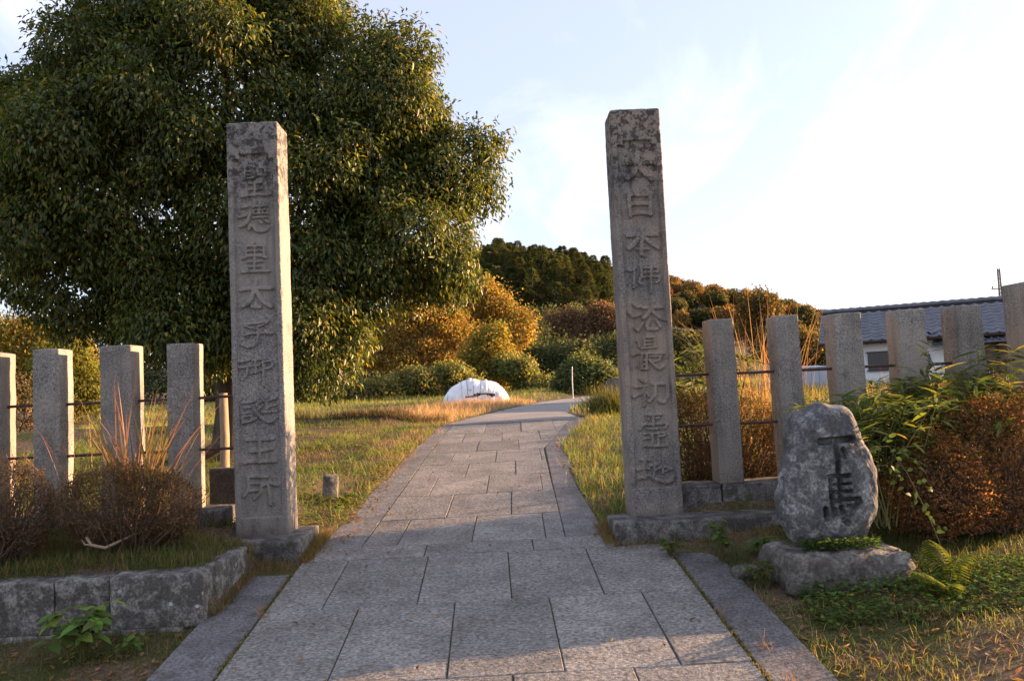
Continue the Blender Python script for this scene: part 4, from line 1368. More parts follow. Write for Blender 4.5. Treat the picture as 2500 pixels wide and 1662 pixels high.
make_tree('red_brown_tree', (8.7, 86, 1.0), [(8.0, 86, 8.0, 1.8, 2, 1.8), (10.0, 85.5, 7.7, 1.7, 2, 1.6), (8.8, 85, 6.3, 1.9, 2, 1.5), (7.0, 85.6, 8.9, 1.0, 1, 0.9), (9.2, 85.5, 9.4, 1.1, 1, 0.9), (10.8, 85.5, 8.9, 0.9, 1, 0.8), (6.7, 85.5, 7.0, 1.1, 1, 0.9)], 1700, 8, 0.28, 0.16, REDB, None,
          'red brown tree below the dark wooded hill, left of the right pillar', seed=8, group='red brown trees below the hill')
make_tree('red_brown_tree', (13.2, 85, 1.0), [(12.6, 86, 8.8, 1.7, 2, 1.6), (14.2, 85.5, 7.9, 1.8, 2, 1.7), (13.0, 85, 6.3, 1.9, 2, 1.5), (12.0, 85.5, 10.0, 0.9, 1, 0.8), (13.6, 85.5, 9.7, 1.0, 1, 0.9), (11.6, 85.4, 7.6, 0.9, 1, 0.9)], 1700, 8, 0.28, 0.16, REDB, None,
          'red brown tree partly hidden by the left edge of the right pillar', seed=9, group='red brown trees below the hill')
for k, (x, y, z, r) in enumerate([(4.8, 76, 3.9, 2.6), (8.2, 74, 3.4, 2.4), (12.0, 76, 3.9, 2.7), (3.4, 82, 6.6, 3.0), (16, 78, 4.2, 2.8), (-9, 66, 5.2, 3.2), (-14, 60, 4.6, 3.2), (-19, 56, 4.8, 3.4), (-25, 54, 5.2, 3.6), (-32, 56, 5.5, 3.8), (20.5, 80, 4.2, 2.8), (6.2, 62, 3.2, 2.2), (9.6, 64, 3.4, 2.4), (2.9, 62, 3.6, 2.2), (11.2, 95, 8.6, 3.4), (6.0, 96, 9.2, 3.6)]):
    lab = ['dark green tree below the red brown tree, above the sloping vines', 'dark green tree directly behind the round pale bush', 'dark green tree just left of the right pillar, behind the round bush',
           'dark green tree rising behind the golden orange tree', 'dark green tree hidden behind the right pillar', 'dark tree behind the orange maple', 'dark tree seen under the evergreen crown by the left pillar',
           'dark tree seen between the left pillar and the nearest fence post', 'dark tree seen between the second and third fence posts from the left pillar', 'dark tree beyond the far left fence posts', 'dark green tree seen through the gap right of the right pillar',
           'low dark green tree behind the sloping vines, left of the round bush', 'low dark green tree behind the round pale bush, right of the white pole', 'low dark green tree between the golden tree and the sloping vines', 'dark green tree between the two red brown trees at the foot of the hill', 'dark green tree left of the red brown trees at the foot of the hill'][k]
    make_tree('dark_tree', (x, y, 1.0), [(x, y, z, r * 0.75, r * 0.75, r * 0.75)] + [(x + random.uniform(-1, 1) * r, y - random.uniform(0, 1), z + random.uniform(-1.0, 0.75) * r, r * random.uniform(0.25, 0.5), r * 0.4, r * random.uniform(0.25, 0.42)) for _ in range(11)], 1000, 8, 0.28, 0.17, DKG, None,
              lab, seed=10 + k, lump=0.3, group='dark trees behind the field')
make_tree('golden_tree', (-19.2, 33, 1.0), [(-19.3, 33, 4.0, 1.7, 1.5, 1.6), (-17.6, 32.6, 3.6, 1.3, 1.2, 1.3), (-20.8, 33, 3.6, 1.3, 1.2, 1.3)], 1500, 9, 0.2, 0.09, GOLD, [0.4, 0.38, 0.22],
          'golden yellow feathery tree at the far left behind the fence', seed=30)
make_tree('golden_tree', (-15.9, 30, 1.0), [(-16.1, 30, 3.1, 1.0, 1.0, 1.2), (-15.3, 29.8, 2.5, 0.75, 0.8, 0.9)], 900, 9, 0.17, 0.08, [(0.17, 0.16, 0.025), (0.12, 0.13, 0.022)], None,
          'small yellow green tree between the two leftmost full fence posts', seed=31)
make_tree('dry_shrub', (-14.3, 24, 1.0), [(-14.3, 24, 2.0, 0.9, 0.8, 1.0), (-13.2, 24, 1.8, 0.6, 0.6, 0.7)], 330, 7, 0.10, 0.05, DRY, None,
          'pinkish dry twiggy shrub behind the far left fence posts', 'shrub', seed=32, trunk_r=0.03, limbs=26)
make_tree('hill_tree', (25.5, 70, 1.0), [(24.6, 70, 7.6, 1.9, 1.7, 2.0), (25.6, 70, 5.4, 2.1, 1.8, 2.0)], 900, 8, 0.3, 0.18, [(0.06, 0.06, 0.02), (0.10, 0.075, 0.025), (0.14, 0.09, 0.03)], None,
          'bushy brown green tree rising behind the reddish plume grass', seed=33)
make_tree('hill_tree', (24.7, 60, 1.0), [(23.2, 61, 4.6, 1.7, 1.5, 1.7), (24.8, 60, 3.6, 1.8, 1.5, 1.6), (26.2, 60, 2.9, 1.3, 1.2, 1.3)], 1000, 8, 0.26, 0.16, [(0.06, 0.065, 0.02), (0.10, 0.085, 0.025), (0.15, 0.11, 0.03)], None,
          'olive green tree left of the house gable', seed=34)

# ---- woods on the hill: a few crowns, copied


def conifer_meshes(seed):
    h = 13.0 + seed
    n = 1150
    t = rng.random(n) ** 0.8
    z = 1.2 + t * (h - 1.2)
    rad = (1 - t) ** 0.62 * 3.4 * rng.uniform(0.35, 1.05, n) + 0.12
    a = rng.uniform(0, 2 * math.pi, n)
    P = np.stack([np.cos(a) * rad, np.sin(a) * rad, z], -1)
    D = np.stack([np.cos(a), np.sin(a), rng.uniform(-0.1, 0.9, n)], -1) + unit(n) * 0.35
    U = np.stack([0 * a, 0 * a, np.ones(n)], -1) + unit(n) * 0.5
    col = pick([(0.058, 0.074, 0.036), (0.078, 0.092, 0.040), (0.11, 0.112, 0.048)], n, None, 0.35)
    cr = leaves_mesh('crown', P, D, U, rng.uniform(0.8, 1.5, n), rng.uniform(0.25, 0.5, n), col, 0.2, 0.2)
    tk = tubes_mesh('trunk', [([(0, 0, -1.0), (0.05, 0, h * 0.5), (0, 0.05, h * 0.93)], [0.26, 0.16, 0.04])], 5)
    return cr, tk


def broad_meshes(seed, palette):
    lob = [(0, 0, 6.5, 2.6, 2.6, 2.4), (1.6, -0.4, 5.2, 1.8, 1.8, 1.7), (-1.6, 0.2, 5.3, 1.8, 1.8, 1.7), (0.2, -1.4, 4.8, 1.8, 1.6, 1.6)]
    P, Nn = crown_points(lob, 330, 0.2, 0.75, None, 0.18, seed)
    n = len(P) * 6
    pos = np.repeat(P, 6, 0) + rng.normal(0, 0.35, (n, 3))
    D = np.repeat(Nn, 6, 0) * 0.5 + unit(n) + np.array([0, 0, -0.2])
    U = np.repeat(Nn, 6, 0) + unit(n) * 0.6
    col = pick(palette, n, None, 0.35)
    cr = leaves_mesh('crown', pos, D, U, rng.uniform(0.45, 0.9, n), rng.uniform(0.3, 0.55, n), col, 0.2, 0.2)
    paths = [([(0, 0, -1.0), (0.1, 0, 2.2), (0, 0, 4.5)], [0.28, 0.2, 0.1])]
    for k in range(5):
        e = unit(1)[0] * 1.8 + np.array([0, 0, 6.0])
        paths.append(([(0, 0, 2.4), tuple(e * 0.5 + np.array([0, 0, 1.4])), tuple(e)], [0.12, 0.03]))
    return cr, tubes_mesh('trunk', paths, 4)


KINDS = {'conifer': [conifer_meshes(k) for k in (-2.0, 0.5, 2.0)],
         'brown_tree': [broad_meshes(k, [(0.18, 0.10, 0.045), (0.13, 0.095, 0.042), (0.22, 0.12, 0.045)]) for k in (1.0, 2.0)],
         'green_tree': [broad_meshes(k, [(0.05, 0.062, 0.024), (0.075, 0.08, 0.03), (0.11, 0.09, 0.032)]) for k in (3.0, 4.0)]}
HILL_LABEL = {'conifer': ('dark conifer in the wood on the hill left of the right pillar', 'conifers on the hill'),
              'brown_tree': ('brown autumn tree in the wood on the hill slope', 'brown trees on the hill'),
              'green_tree': ('dull green leafy tree in the wood on the hill slope', 'green trees on the hill')}
nb = 0
for yy in np.arange(160, 236, 6.0):
    for xx in np.arange(-26, 100, 3.1):
        x = xx + random.uniform(-1.5, 1.5); y = yy + random.uniform(-2.5, 2.5)
        ratio = x / y
        if ratio < -0.11 or ratio > 0.44: continue
        if (ratio < -0.02 or 0.165 < ratio < 0.21) and random.random() < 0.35: continue
        if ratio > 0.2 and random.random() < 0.5: continue
        z = float(hill_z(np.array(x), np.array(y)))
        u = random.random()
        if ratio < 0.16 and y > 158: kind = 'conifer' if u < 0.9 else 'green_tree'
        elif ratio > 0.2: kind = 'brown_tree' if u < 0.55 else 'green_tree'
        else: kind = 'brown_tree' if u < 0.4 else ('green_tree' if u < 0.8 else 'conifer')
        cr, tk = random.choice(KINDS[kind])
        root = empty(kind, (x, y, z - 0.3))
        s = random.uniform(0.34, 0.50) * (1.5 if ratio > 0.2 else 1.0)
        wd = 1.45 if kind == 'conifer' else 1.15
        root.scale = (s * wd * random.uniform(0.9, 1.15), s * wd, s * random.uniform(0.85, 1.1))
        root.rotation_euler = (0, 0, random.uniform(0, 6.28))
        link_obj('crown', cr, M_FAR, root)
        link_obj('trunk', tk, M_BARK, root)
        tag(root, HILL_LABEL[kind][0], 'tree', HILL_LABEL[kind][1])
        nb += 1
print('hill trees', nb)

# ------------------------------------------------------------------ azalea bushes


def bush(name, base, lobes, nleaf, L, W, palette, prob, label, twigs=260, seed=0.0, group=None, twigcol=(0.13, 0.085, 0.06), depth=0.16, cat='bush', mat=None):
    root = empty(name, base)
    o_ = np.array(base, float)
    P, Nn = crown_points(lobes, nleaf // 6, depth, 0.85, None, 0.10, seed)
    keep = P[:, 2] > base[2] + 0.03
    leafy('foliage', P[keep], Nn[keep], 6, L * 0.9, L, W, palette, prob, mat or M_FOL, root, droop=-0.25, origin=o_, bright=0.45, up=0.5)
    paths = []
    q = P[rng.choice(len(P), twigs)]
    for p in q:
        b = o_ + np.array([(p[0] - o_[0]) * 0.25 + rng.normal(0, 0.04), (p[1] - o_[1]) * 0.25 + rng.normal(0, 0.04), -0.02])
        mid = b * 0.45 + p * 0.55 + rng.normal(0, 0.05, 3)
        paths.append(([b, b * 0.7 + mid * 0.3 + rng.normal(0, 0.02, 3), mid, p], [0.008, 0.005, 0.002]))
        for _ in range(2):
            e = p + rng.normal(0, 0.07, 3) + np.array([0, 0, 0.03])
            paths.append(([mid * 0.4 + p * 0.6, (mid * 0.2 + p * 0.5 + e * 0.3), e], [0.0028, 0.0012]))
    me = tubes_mesh('twigs', [(np.asarray(a) - o_, r) for a, r in paths], 4, True, twigcol)
    link_obj('twigs', me, M_TWIGCOL, root)
    tag(root, label, cat, group)
    return root


AZ = [(0.16, 0.09, 0.05), (0.12, 0.085, 0.045), (0.10, 0.09, 0.038), (0.22, 0.12, 0.055)]
bush('azalea_bush', (-2.86, 6.15, 0.52), [(-2.85, 6.15, 0.90, 0.44, 0.36, 0.32), (-2.55, 6.15, 0.86, 0.26, 0.26, 0.26), (-3.12, 6.15, 0.90, 0.22, 0.22, 0.26)], 15000, 0.024, 0.010, AZ, [0.35, 0.3, 0.25, 0.1],
     'rounded brown twiggy azalea bush in front of the left fence, nearest the left pillar', 260, 1, 'azalea bushes beside the gate')
bush('azalea_bush', (-3.80, 6.1, 0.52), [(-3.80, 6.1, 0.95, 0.40, 0.36, 0.36), (-4.15, 6.1, 0.9, 0.35, 0.3, 0.34), (-3.5, 6.08, 0.82, 0.16, 0.2, 0.24)], 13000, 0.024, 0.010, AZ, [0.4, 0.3, 0.2, 0.1],
     'brown twiggy azalea bush cut by the left edge of the picture', 220, 2, 'azalea bushes beside the gate')
AZR = [(0.25, 0.11, 0.04), (0.18, 0.095, 0.036), (0.31, 0.15, 0.05), (0.13, 0.095, 0.032)]
bush('azalea_bush', (3.95, 6.3, 0.36), [(4.15, 6.45, 0.82, 0.78, 0.42, 0.58), (3.46, 6.15, 0.72, 0.44, 0.34, 0.42), (5.0, 6.75, 0.95, 0.65, 0.42, 0.55), (4.05, 6.28, 0.6, 0.5, 0.26, 0.3)], 48000, 0.028, 0.013, AZR, [0.36, 0.3, 0.2, 0.14],
     'large rust brown azalea bush right of the engraved boulder', 420, 3, 'azalea bushes beside the gate')
bush('azalea_bush', (2.4, 7.85, 0.52), [(2.05, 7.85, 1.02, 0.45, 0.30, 0.55), (2.6, 7.85, 0.95, 0.42, 0.28, 0.50), (3.1, 7.9, 0.85, 0.38, 0.28, 0.42)], 20000, 0.028, 0.012, [(0.13, 0.065, 0.03), (0.085, 0.055, 0.025), (0.06, 0.07, 0.02), (0.20, 0.10, 0.04)], [0.35, 0.3, 0.25, 0.1],
     'dark rust brown azalea bush behind the right fence posts nearest the pillar', 260, 4, 'azalea bushes beside the gate')
# one bare pale branch lying out of the left azalea
tag(link_obj('bare_branch', tubes_mesh('bare_branch', [([(-2.99, 5.86, 0.72), (-2.95, 5.85, 0.66), (-2.86, 5.87, 0.63), (-2.78, 5.92, 0.665), (-2.70, 6.0, 0.70)], [0.010, 0.013, 0.009]),
                                                       ([(-2.95, 5.85, 0.66), (-2.98, 5.82, 0.67), (-3.01, 5.84, 0.70)], [0.008, 0.003])], 6, True, (0.33, 0.24, 0.16)), M_TWIGCOL),
    'pale bare crooked branch sticking out at the foot of the left azalea', 'branch')

# ------------------------------------------------------------------ tall grasses


def grass_clump(name, base, n, spread, Lr, W, palette, tip, label, tilt=0.35, bend=0.6, K=7, group=None, cat='grass clump', seed_heads=0):
    root = empty(name, base)
    P = np.stack([rng.normal(0, spread, n), rng.normal(0, spread, n), np.zeros(n)], -1)
    az = rng.uniform(0, 2 * math.pi, n)
    L = rng.uniform(Lr[0], Lr[1], n)
    c = pick(palette, n, None, 0.25); tc_ = pick(tip, n, None, 0.25)
    me = ribbons_mesh('blades', P, az, np.abs(rng.normal(0, tilt, n)), L, W * rng.uniform(0.7, 1.2, n), np.abs(rng.normal(bend, bend * 0.5, n)), c, K, tc_, 0.6)
    link_obj('blades', me, M_GRASS, root)
    tag(root, label, cat, group)
    return root


GR = [(0.10, 0.115, 0.03), (0.15, 0.13, 0.04), (0.20, 0.13, 0.05)]
RED = [(0.33, 0.10, 0.05), (0.26, 0.12, 0.05), (0.14, 0.13, 0.035), (0.36, 0.17, 0.08)]
grass_clump('plume_grass', (-2.88, 6.42, 0.55), 95, 0.08, (0.65, 1.4), 0.019, GR, RED, 'clump of long green and red grass blades rising out of the left azalea', 0.22, 0.45, group='tall grass clumps')
grass_clump('plume_grass', (-3.35, 6.5, 0.55), 20, 0.08, (0.6, 1.2), 0.014, GR, RED, 'sparse long grass blades between the two left azaleas', 0.3, 0.5, group='tall grass clumps')
ORG = [(0.24, 0.18, 0.075), (0.27, 0.165, 0.085), (0.17, 0.17, 0.055)]
grass_clump('plume_grass', (2.82, 8.3, 0.58), 190, 0.16, (0.8, 2.2), 0.010, ORG, [(0.42, 0.22, 0.12), (0.38, 0.25, 0.13), (0.36, 0.17, 0.09)],
            'tall reddish plume grass behind the right fence, between the first two posts', 0.14, 0.55, group='tall grass clumps')
grass_clump('plume_grass', (3.2, 8.3, 0.58), 28, 0.12, (0.9, 1.9), 0.014, ORG, [(0.36, 0.17, 0.08), (0.30, 0.2, 0.08)],
            'thinner plume grass behind the second right fence post', 0.2, 0.5, group='tall grass clumps')
grass_clump('plume_grass', (2.35, 8.3, 0.58), 60, 0.12, (0.8, 1.5), 0.014, GR, ORG, 'green plume grass beside the dark azalea behind the right fence', 0.25, 0.6, group='tall grass clumps')
grass_clump('dark_grass_tuft', (2.62, 17.3, 1.0), 1000, 0.26, (0.40, 0.85), 0.018, [(0.045, 0.065, 0.018), (0.07, 0.085, 0.022)], [(0.10, 0.11, 0.03), (0.16, 0.13, 0.04)],
            'dense dark green grass tuft at the right edge of the far path', 0.4, 0.5, K=4)
for k, (x, y, s) in enumerate([(6.4, 10.4, 0.75), (8.2, 11.2, 0.8)]):
    grass_clump('plume_grass', (x, y, 0.6), 150, 0.25, (1.0 * s, 1.7 * s), 0.016, ORG, [(0.36, 0.17, 0.08), (0.30, 0.2, 0.08)],
                ['plume grass behind the bamboo leaves', 'plume grass right of the corner post behind the fence'][k], 0.25, 0.5, group='tall grass clumps', K=5)

# ------------------------------------------------------------------ bamboo grass


def sasa(base, culms, sx, sy, h, label, L=0.17, W=0.026, lean=(0, 0)):
    root = empty('bamboo_grass', base)
    paths = []; Pp, Dd, Uu = [], [], []
    for _ in range(culms):
        b = np.array([rng.normal(0, sx), rng.normal(0, sy), 0.0])
        top = b + np.array([rng.normal(lean[0], 0.22), rng.normal(lean[1], 0.16), h * rng.uniform(0.55, 1.05)])
        mid = (b + top) / 2 + np.array([0, 0, 0.10]) + rng.normal(0, 0.03, 3)
        paths.append(([b, mid, top], [0.006, 0.003]))
        for f, cnt in ((0.15, 3), (0.45, 4), (0.8, 5), (1.0, 8)):
            q = mid * (1 - f) * 1.0 + top * f if f < 1 else top
            for _k in range(cnt):
                a = rng.uniform(0, 2 * math.pi)
                Pp.append(q + rng.normal(0, 0.02, 3)); Dd.append([math.cos(a), math.sin(a), rng.uniform(-0.25, 0.75)]); Uu.append([rng.normal(0, 0.3), rng.normal(0, 0.3), 1])
    n = len(Pp)
    col = pick([(0.075, 0.115, 0.03), (0.115, 0.15, 0.035), (0.19, 0.21, 0.04), (0.30, 0.24, 0.07)], n, [0.4, 0.33, 0.22, 0.05], 0.25)
    me = leaves_mesh('leaves', np.array(Pp), np.array(Dd), np.array(Uu), L * rng.uniform(0.6, 1.25, n), W * rng.uniform(0.7, 1.2, n), col, 0.12, 0.25, True)
    link_obj('leaves', me, M_FOL, root)
    link_obj('stems', tubes_mesh('stems', paths, 5, True, (0.14, 0.13, 0.05)), M_TWIGCOL, root)
    tag(root, label, 'bamboo grass')
    return root


sasa((3.3, 6.65, 0.5), 60, 0.20, 0.10, 0.88, 'leafy bamboo grass between the engraved boulder and the third right fence post', 0.21, 0.034)
sasa((3.85, 6.74, 0.5), 70, 0.20, 0.10, 1.02, 'broad clump of leafy bamboo grass in front of the fourth right fence post', 0.21, 0.034)
sasa((3.05, 6.1, 0.45), 30, 0.14, 0.09, 0.95, 'dark bamboo grass leaning against the right side of the engraved boulder', 0.17, 0.028)
sasa((4.35, 6.85, 0.6), 26, 0.16, 0.1, 1.2, 'sunlit bamboo grass rising above the rust brown azalea', 0.21, 0.032)
sasa((2.12, 8.2, 0.6), 26, 0.15, 0.1, 1.32, 'bright bamboo grass peeping out between the right pillar and the first post', 0.22, 0.034)
sasa((3.55, 8.4, 0.6), 14, 0.12, 0.1, 0.85, 'low bamboo grass behind the third right fence post', 0.17, 0.028)

# ------------------------------------------------------------------ small plants


def leafy_plant(name, base, stems, h, L, W, palette, label, spread=0.12, per=4, cat='plant', droop=0.3, lean=0.5):
    root = empty(name, base)
    paths = []; Pp, Dd = [], []
    for _ in range(stems):
        a = rng.uniform(0, 2 * math.pi); r = rng.uniform(0.1, 1) * spread
        b = np.array([rng.normal(0, 0.02), rng.normal(0, 0.02), 0])
        t = np.array([math.cos(a) * r, math.sin(a) * r, h * rng.uniform(0.45, 1.0)])
        m = (b + t) / 2 + np.array([0, 0, 0.12 * h])
        paths.append(([b, m, t], [0.004, 0.002]))
        for k in range(per):
            f = rng.uniform(0.45, 1.0)
            q = m * (1 - f) + t * f
            aa = rng.uniform(0, 2 * math.pi)
            Pp.append(q); Dd.append([math.cos(aa), math.sin(aa), rng.uniform(-0.3, 0.45)])
    n = len(Pp)
    me = leaves_mesh('leaves', np.array(Pp), np.array(Dd), np.array([[0, 0, 1.0]] * n) + unit(n) * 0.3, L * rng.uniform(0.6, 1.2, n), W * rng.uniform(0.7, 1.2, n), pick(palette, n, None, 0.25), 0.12, droop, True)
    link_obj('leaves', me, M_FOL, root)
    link_obj('stems', tubes_mesh('stems', paths, 5, True, (0.10, 0.10, 0.035)), M_TWIGCOL, root)
    tag(root, label, cat)
    return root


GREEN = [(0.10, 0.165, 0.035), (0.14, 0.205, 0.042), (0.075, 0.12, 0.03)]
DGREEN = [(0.045, 0.085, 0.022), (0.065, 0.11, 0.027)]
gz = lambda x, y: float(ground_z(np.array(x), np.array(y)))
leafy_plant('broad_leaf_weed', (-2.62, 5.08, gz(-2.62, 5.08)), 24, 0.34, 0.125, 0.085, [(0.13, 0.21, 0.045), (0.18, 0.26, 0.055), (0.10, 0.16, 0.035)], 'bright broad leaved weed in front of the low stone wall', 0.20, 3)
leafy_plant('broad_leaf_weed', (-2.33, 5.12, gz(-2.33, 5.12)), 9, 0.13, 0.06, 0.04, GREEN, 'small low weed right of the broad leaved weed by the wall', 0.14, 3)
leafy_plant('broad_leaf_weed', (1.72, 6.12, gz(1.72, 6.12)), 11, 0.36, 0.075, 0.045, GREEN, 'upright leafy weed at the foot of the right plinth', 0.14, 5)
leafy_plant('broad_leaf_weed', (1.38, 6.28, gz(1.38, 6.28) + 0.02), 10, 0.14, 0.07, 0.04, GREEN, 'small leafy weed below the left corner of the right plinth', 0.13, 4)
leafy_plant('broad_leaf_weed', (2.05, 6.15, gz(2.05, 6.15)), 12, 0.15, 0.15, 0.04, GREEN, 'low rosette of toothed leaves left of the engraved boulder', 0.12, 3)
leafy_plant('broad_leaf_weed', (1.86, 5.55, gz(1.86, 5.55)), 12, 0.20, 0.07, 0.04, [(0.12, 0.14, 0.03), (0.08, 0.12, 0.025)], 'yellowish weed between the paving edge and the flat rock', 0.14, 4)
leafy_plant('dock_weed', (-1.72, 8.75, gz(-1.72, 8.75)), 12, 0.16, 0.16, 0.06, [(0.14, 0.15, 0.03), (0.10, 0.12, 0.03)], 'yellowing broad weed in front of the marker stone', 0.22, 2)
# creeping vine over the right edge of the boulder
vine = empty('creeping_vine', (2.78, 5.50, 0.5))
Pv = np.array([[0.02, -0.02, 0.45], [0.06, -0.05, 0.40], [-0.10, -0.06, 0.62], [-0.02, -0.07, 0.66], [0.09, -0.04, 0.60], [0.14, -0.05, 0.50], [0.10, -0.08, 0.30], [0.17, -0.08, 0.22], [0.20, -0.1, 0.12], [-0.14, -0.07, 0.60], [0.04, -0.08, 0.58], [0.13, -0.1, 0.36], [0.24, -0.1, 0.30], [0.26, -0.12, 0.05]])
Pv = np.repeat(Pv, 3, 0) + rng.normal(0, 0.02, (42, 3))
a = rng.uniform(0, 2 * math.pi, 42)
link_obj('leaves', leaves_mesh('leaves', Pv, np.stack([np.cos(a), 0.2 * np.sin(a) - 0.4, np.sin(a) * 0.5 - 0.3], -1), np.array([[0, -1.0, 0.5]] * 42) + unit(42) * 0.3, rng.uniform(0.035, 0.065, 42), rng.uniform(0.02, 0.035, 42), pick(DGREEN, 42), 0.1, 0.2, True), M_FOL, vine)
link_obj('stems', tubes_mesh('stems', [([(0.28, -0.1, -0.1), (0.2, -0.09, 0.15), (0.1, -0.06, 0.42), (-0.02, -0.06, 0.62), (-0.14, -0.07, 0.62)], [0.004, 0.002])], 5, True, (0.10, 0.09, 0.04)), M_TWIGCOL, vine)
tag(vine, 'leafy vine creeping over the right edge of the engraved boulder', 'vine')


def fern(base, n, Lr, label, heading=None):
    root = empty('fern', base)
    Pp, Dd, Ll, Ww = [], [], [], []
    paths = []
    for i in range(n):
        a = rng.uniform(0, 2 * math.pi) if heading is None else rng.normal(heading, 0.7)
        L = rng.uniform(*Lr)
        t = np.linspace(0, 1, 15)
        th = 0.35 + 1.1 * t
        x = np.cumsum(np.sin(th)) / 15 * L; z = np.cumsum(np.cos(th)) / 15 * L
        pts = np.stack([np.cos(a) * x, np.sin(a) * x, z], -1)
        paths.append((pts, [0.003, 0.001]))
        side = np.array([-math.sin(a), math.cos(a), 0])
        fw = np.array([math.cos(a), math.sin(a), 0])
        for k in range(2, 15):
            w = L * 0.30 * math.sin(math.pi * min(1, (k / 15) ** 0.8)) + 0.012
            for s in (-1, 1):
                Pp.append(pts[k]); Dd.append(side * s + fw * 0.45 - np.array([0, 0, 0.15])); Ll.append(w); Ww.append(L * 0.055)
    m = len(Pp)
    me = leaves_mesh('fronds', np.array(Pp), np.array(Dd), np.array([[0, 0, 1.0]] * m), np.array(Ll), np.array(Ww), pick([(0.10, 0.14, 0.025), (0.15, 0.17, 0.03)], m, None, 0.2), 0.1, 0.2)
    link_obj('fronds', me, M_FOL, root)
    link_obj('stems', tubes_mesh('stems', paths, 4, True, (0.12, 0.12, 0.04)), M_TWIGCOL, root)
    tag(root, label, 'fern')


fern((2.86, 5.02, gz(2.86, 5.02)), 7, (0.24, 0.36), 'bright fern in the ground cover at the lower right')
fern((2.98, 5.2, gz(2.98, 5.2) + 0.05), 5, (0.26, 0.38), 'taller fern at the foot of the rust brown azalea', 1.6)

# ------------------------------------------------------------------ ground cover, turf and litter


def scatter(n, x0, x1, y0, y1, keep=None):
    P = np.stack([rng.uniform(x0, x1, n), rng.uniform(y0, y1, n)], -1)
    if keep is not None:
        P = P[keep(P[:, 0], P[:, 1])]
    return np.column_stack([P, ground_z(P[:, 0], P[:, 1])])


def off_path(X, Y, m=0.0):
    l = np.interp(Y, PX, PL, left=-2.03); r = np.interp(Y, PX, PR, left=1.74)
    return (X < l - m) | (X > r + m)


# clover-like cover around the flat rock and under the azalea
P = scatter(5200, 1.95, 4.6, 4.72, 5.75, lambda X, Y: (((X - 2.75) / 1.0) ** 2 + ((Y - 5.05) / 0.34) ** 2 + 0.35 * wob(np.stack([X, Y, X * 0], -1), 5) < 1) | ((X > 3.0) & (Y > 4.95)))
P[:, 2] += rng.random(len(P)) ** 0.7 * 0.12 * np.clip(1.2 - np.abs(P[:, 1] - 5.15) * 1.6, 0.2, 1)
n = len(P); a = rng.uniform(0, 2 * math.pi, n)
tag(link_obj('ground_cover', leaves_mesh('ground_cover', P, np.stack([np.cos(a), np.sin(a), rng.uniform(-0.2, 0.5, n)], -1), np.array([[0, 0, 1.0]]) + unit(n) * 0.4, rng.uniform(0.025, 0.05, n), rng.uniform(0.02, 0.034, n), pick([(0.08, 0.14, 0.028), (0.12, 0.19, 0.035), (0.06, 0.105, 0.024)], n), 0.1, 0.15, True), M_FOL),
    'low green ground cover around the flat rock', 'ground cover', kind='stuff')
# dark moss fern along the foot of the boulder
P = np.stack([rng.uniform(2.1, 2.62, 500), rng.uniform(5.38, 5.5, 500), rng.uniform(0.43, 0.50, 500)], -1)
a = rng.uniform(0, 2 * math.pi, 500)
tag(link_obj('moss_tuft', leaves_mesh('moss_tuft', P, np.stack([np.cos(a), np.sin(a) - 0.4, rng.uniform(-0.2, 0.8, 500)], -1), unit(500) + np.array([0, 0, 1]), 0.05, 0.012, pick(DGREEN, 500)), M_FOL),
    'dark mossy growth along the foot of the engraved boulder', 'moss', kind='stuff')


def turf(name, P, h, W, palette, prob, label, tilt=0.35, bend=0.7, K=2, hv=None, tip=None, cat='grass'):
    n = len(P)
    hh = h * rng.uniform(0.45, 1.25, n) * (1 if hv is None else hv)
    col = pick(palette, n, prob, 0.3)
    tc_ = None if tip is None else pick(tip, n, None, 0.25)
    me = ribbons_mesh(name, P, rng.uniform(0, 2 * math.pi, n), np.abs(rng.normal(0, tilt, n)), hh, W * rng.uniform(0.7, 1.3, n), np.abs(rng.normal(bend, 0.4, n)), col, K, tc_)
    tag(link_obj(name, me, M_GRASS), label, cat, kind='stuff')


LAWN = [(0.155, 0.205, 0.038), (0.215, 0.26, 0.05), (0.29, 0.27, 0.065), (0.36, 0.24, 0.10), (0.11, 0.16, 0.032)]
patch = lambda X, Y, s, sd=0.0: wob(np.stack([X, Y, 0 * X], -1), s, sd)
P = scatter(86000, -8.5, -0.9, 6.9, 17.0, lambda X, Y: off_path(X, Y, -0.03) & (rng.random(len(X)) < 0.55 + 0.45 * patch(X, Y, 2.3)))
dryness = patch(P[:, 0], P[:, 1], 1.15, 4) + 0.6 * patch(P[:, 0], P[:, 1], 3.3, 6) + rng.normal(0, 0.35, len(P))
hv = np.clip(0.7 + 0.5 * patch(P[:, 0], P[:, 1], 3.1, 2) + 0.35 * patch(P[:, 0], P[:, 1], 7.5, 3), 0.25, 1.5)
g_ = dryness < 0.45
turf('lawn_grass', P[g_], 0.155, 0.008, LAWN, [0.36, 0.32, 0.12, 0.03, 0.17], 'sunlit green grass left of the path behind the gate', hv=hv[g_], tilt=0.5, bend=1.0)
turf('dry_lawn_grass', P[~g_], 0.11, 0.007, [(0.34, 0.25, 0.11), (0.40, 0.26, 0.14), (0.26, 0.17, 0.08), (0.22, 0.20, 0.06)], None, 'tan dry patches in the grass left of the path', hv=hv[~g_], tilt=0.8, bend=1.0)
P = scatter(900, -6.5, -1.2, 7.2, 14.0, lambda X, Y: off_path(X, Y, 0.0) & (patch(X, Y, 1.9, 8) > 0.05))
Pw = np.repeat(P, 6, 0) + np.column_stack([rng.normal(0, 0.03, (len(P) * 6, 2)), rng.uniform(0, 0.07, len(P) * 6)])
n = len(Pw); a = rng.uniform(0, 2 * math.pi, n)
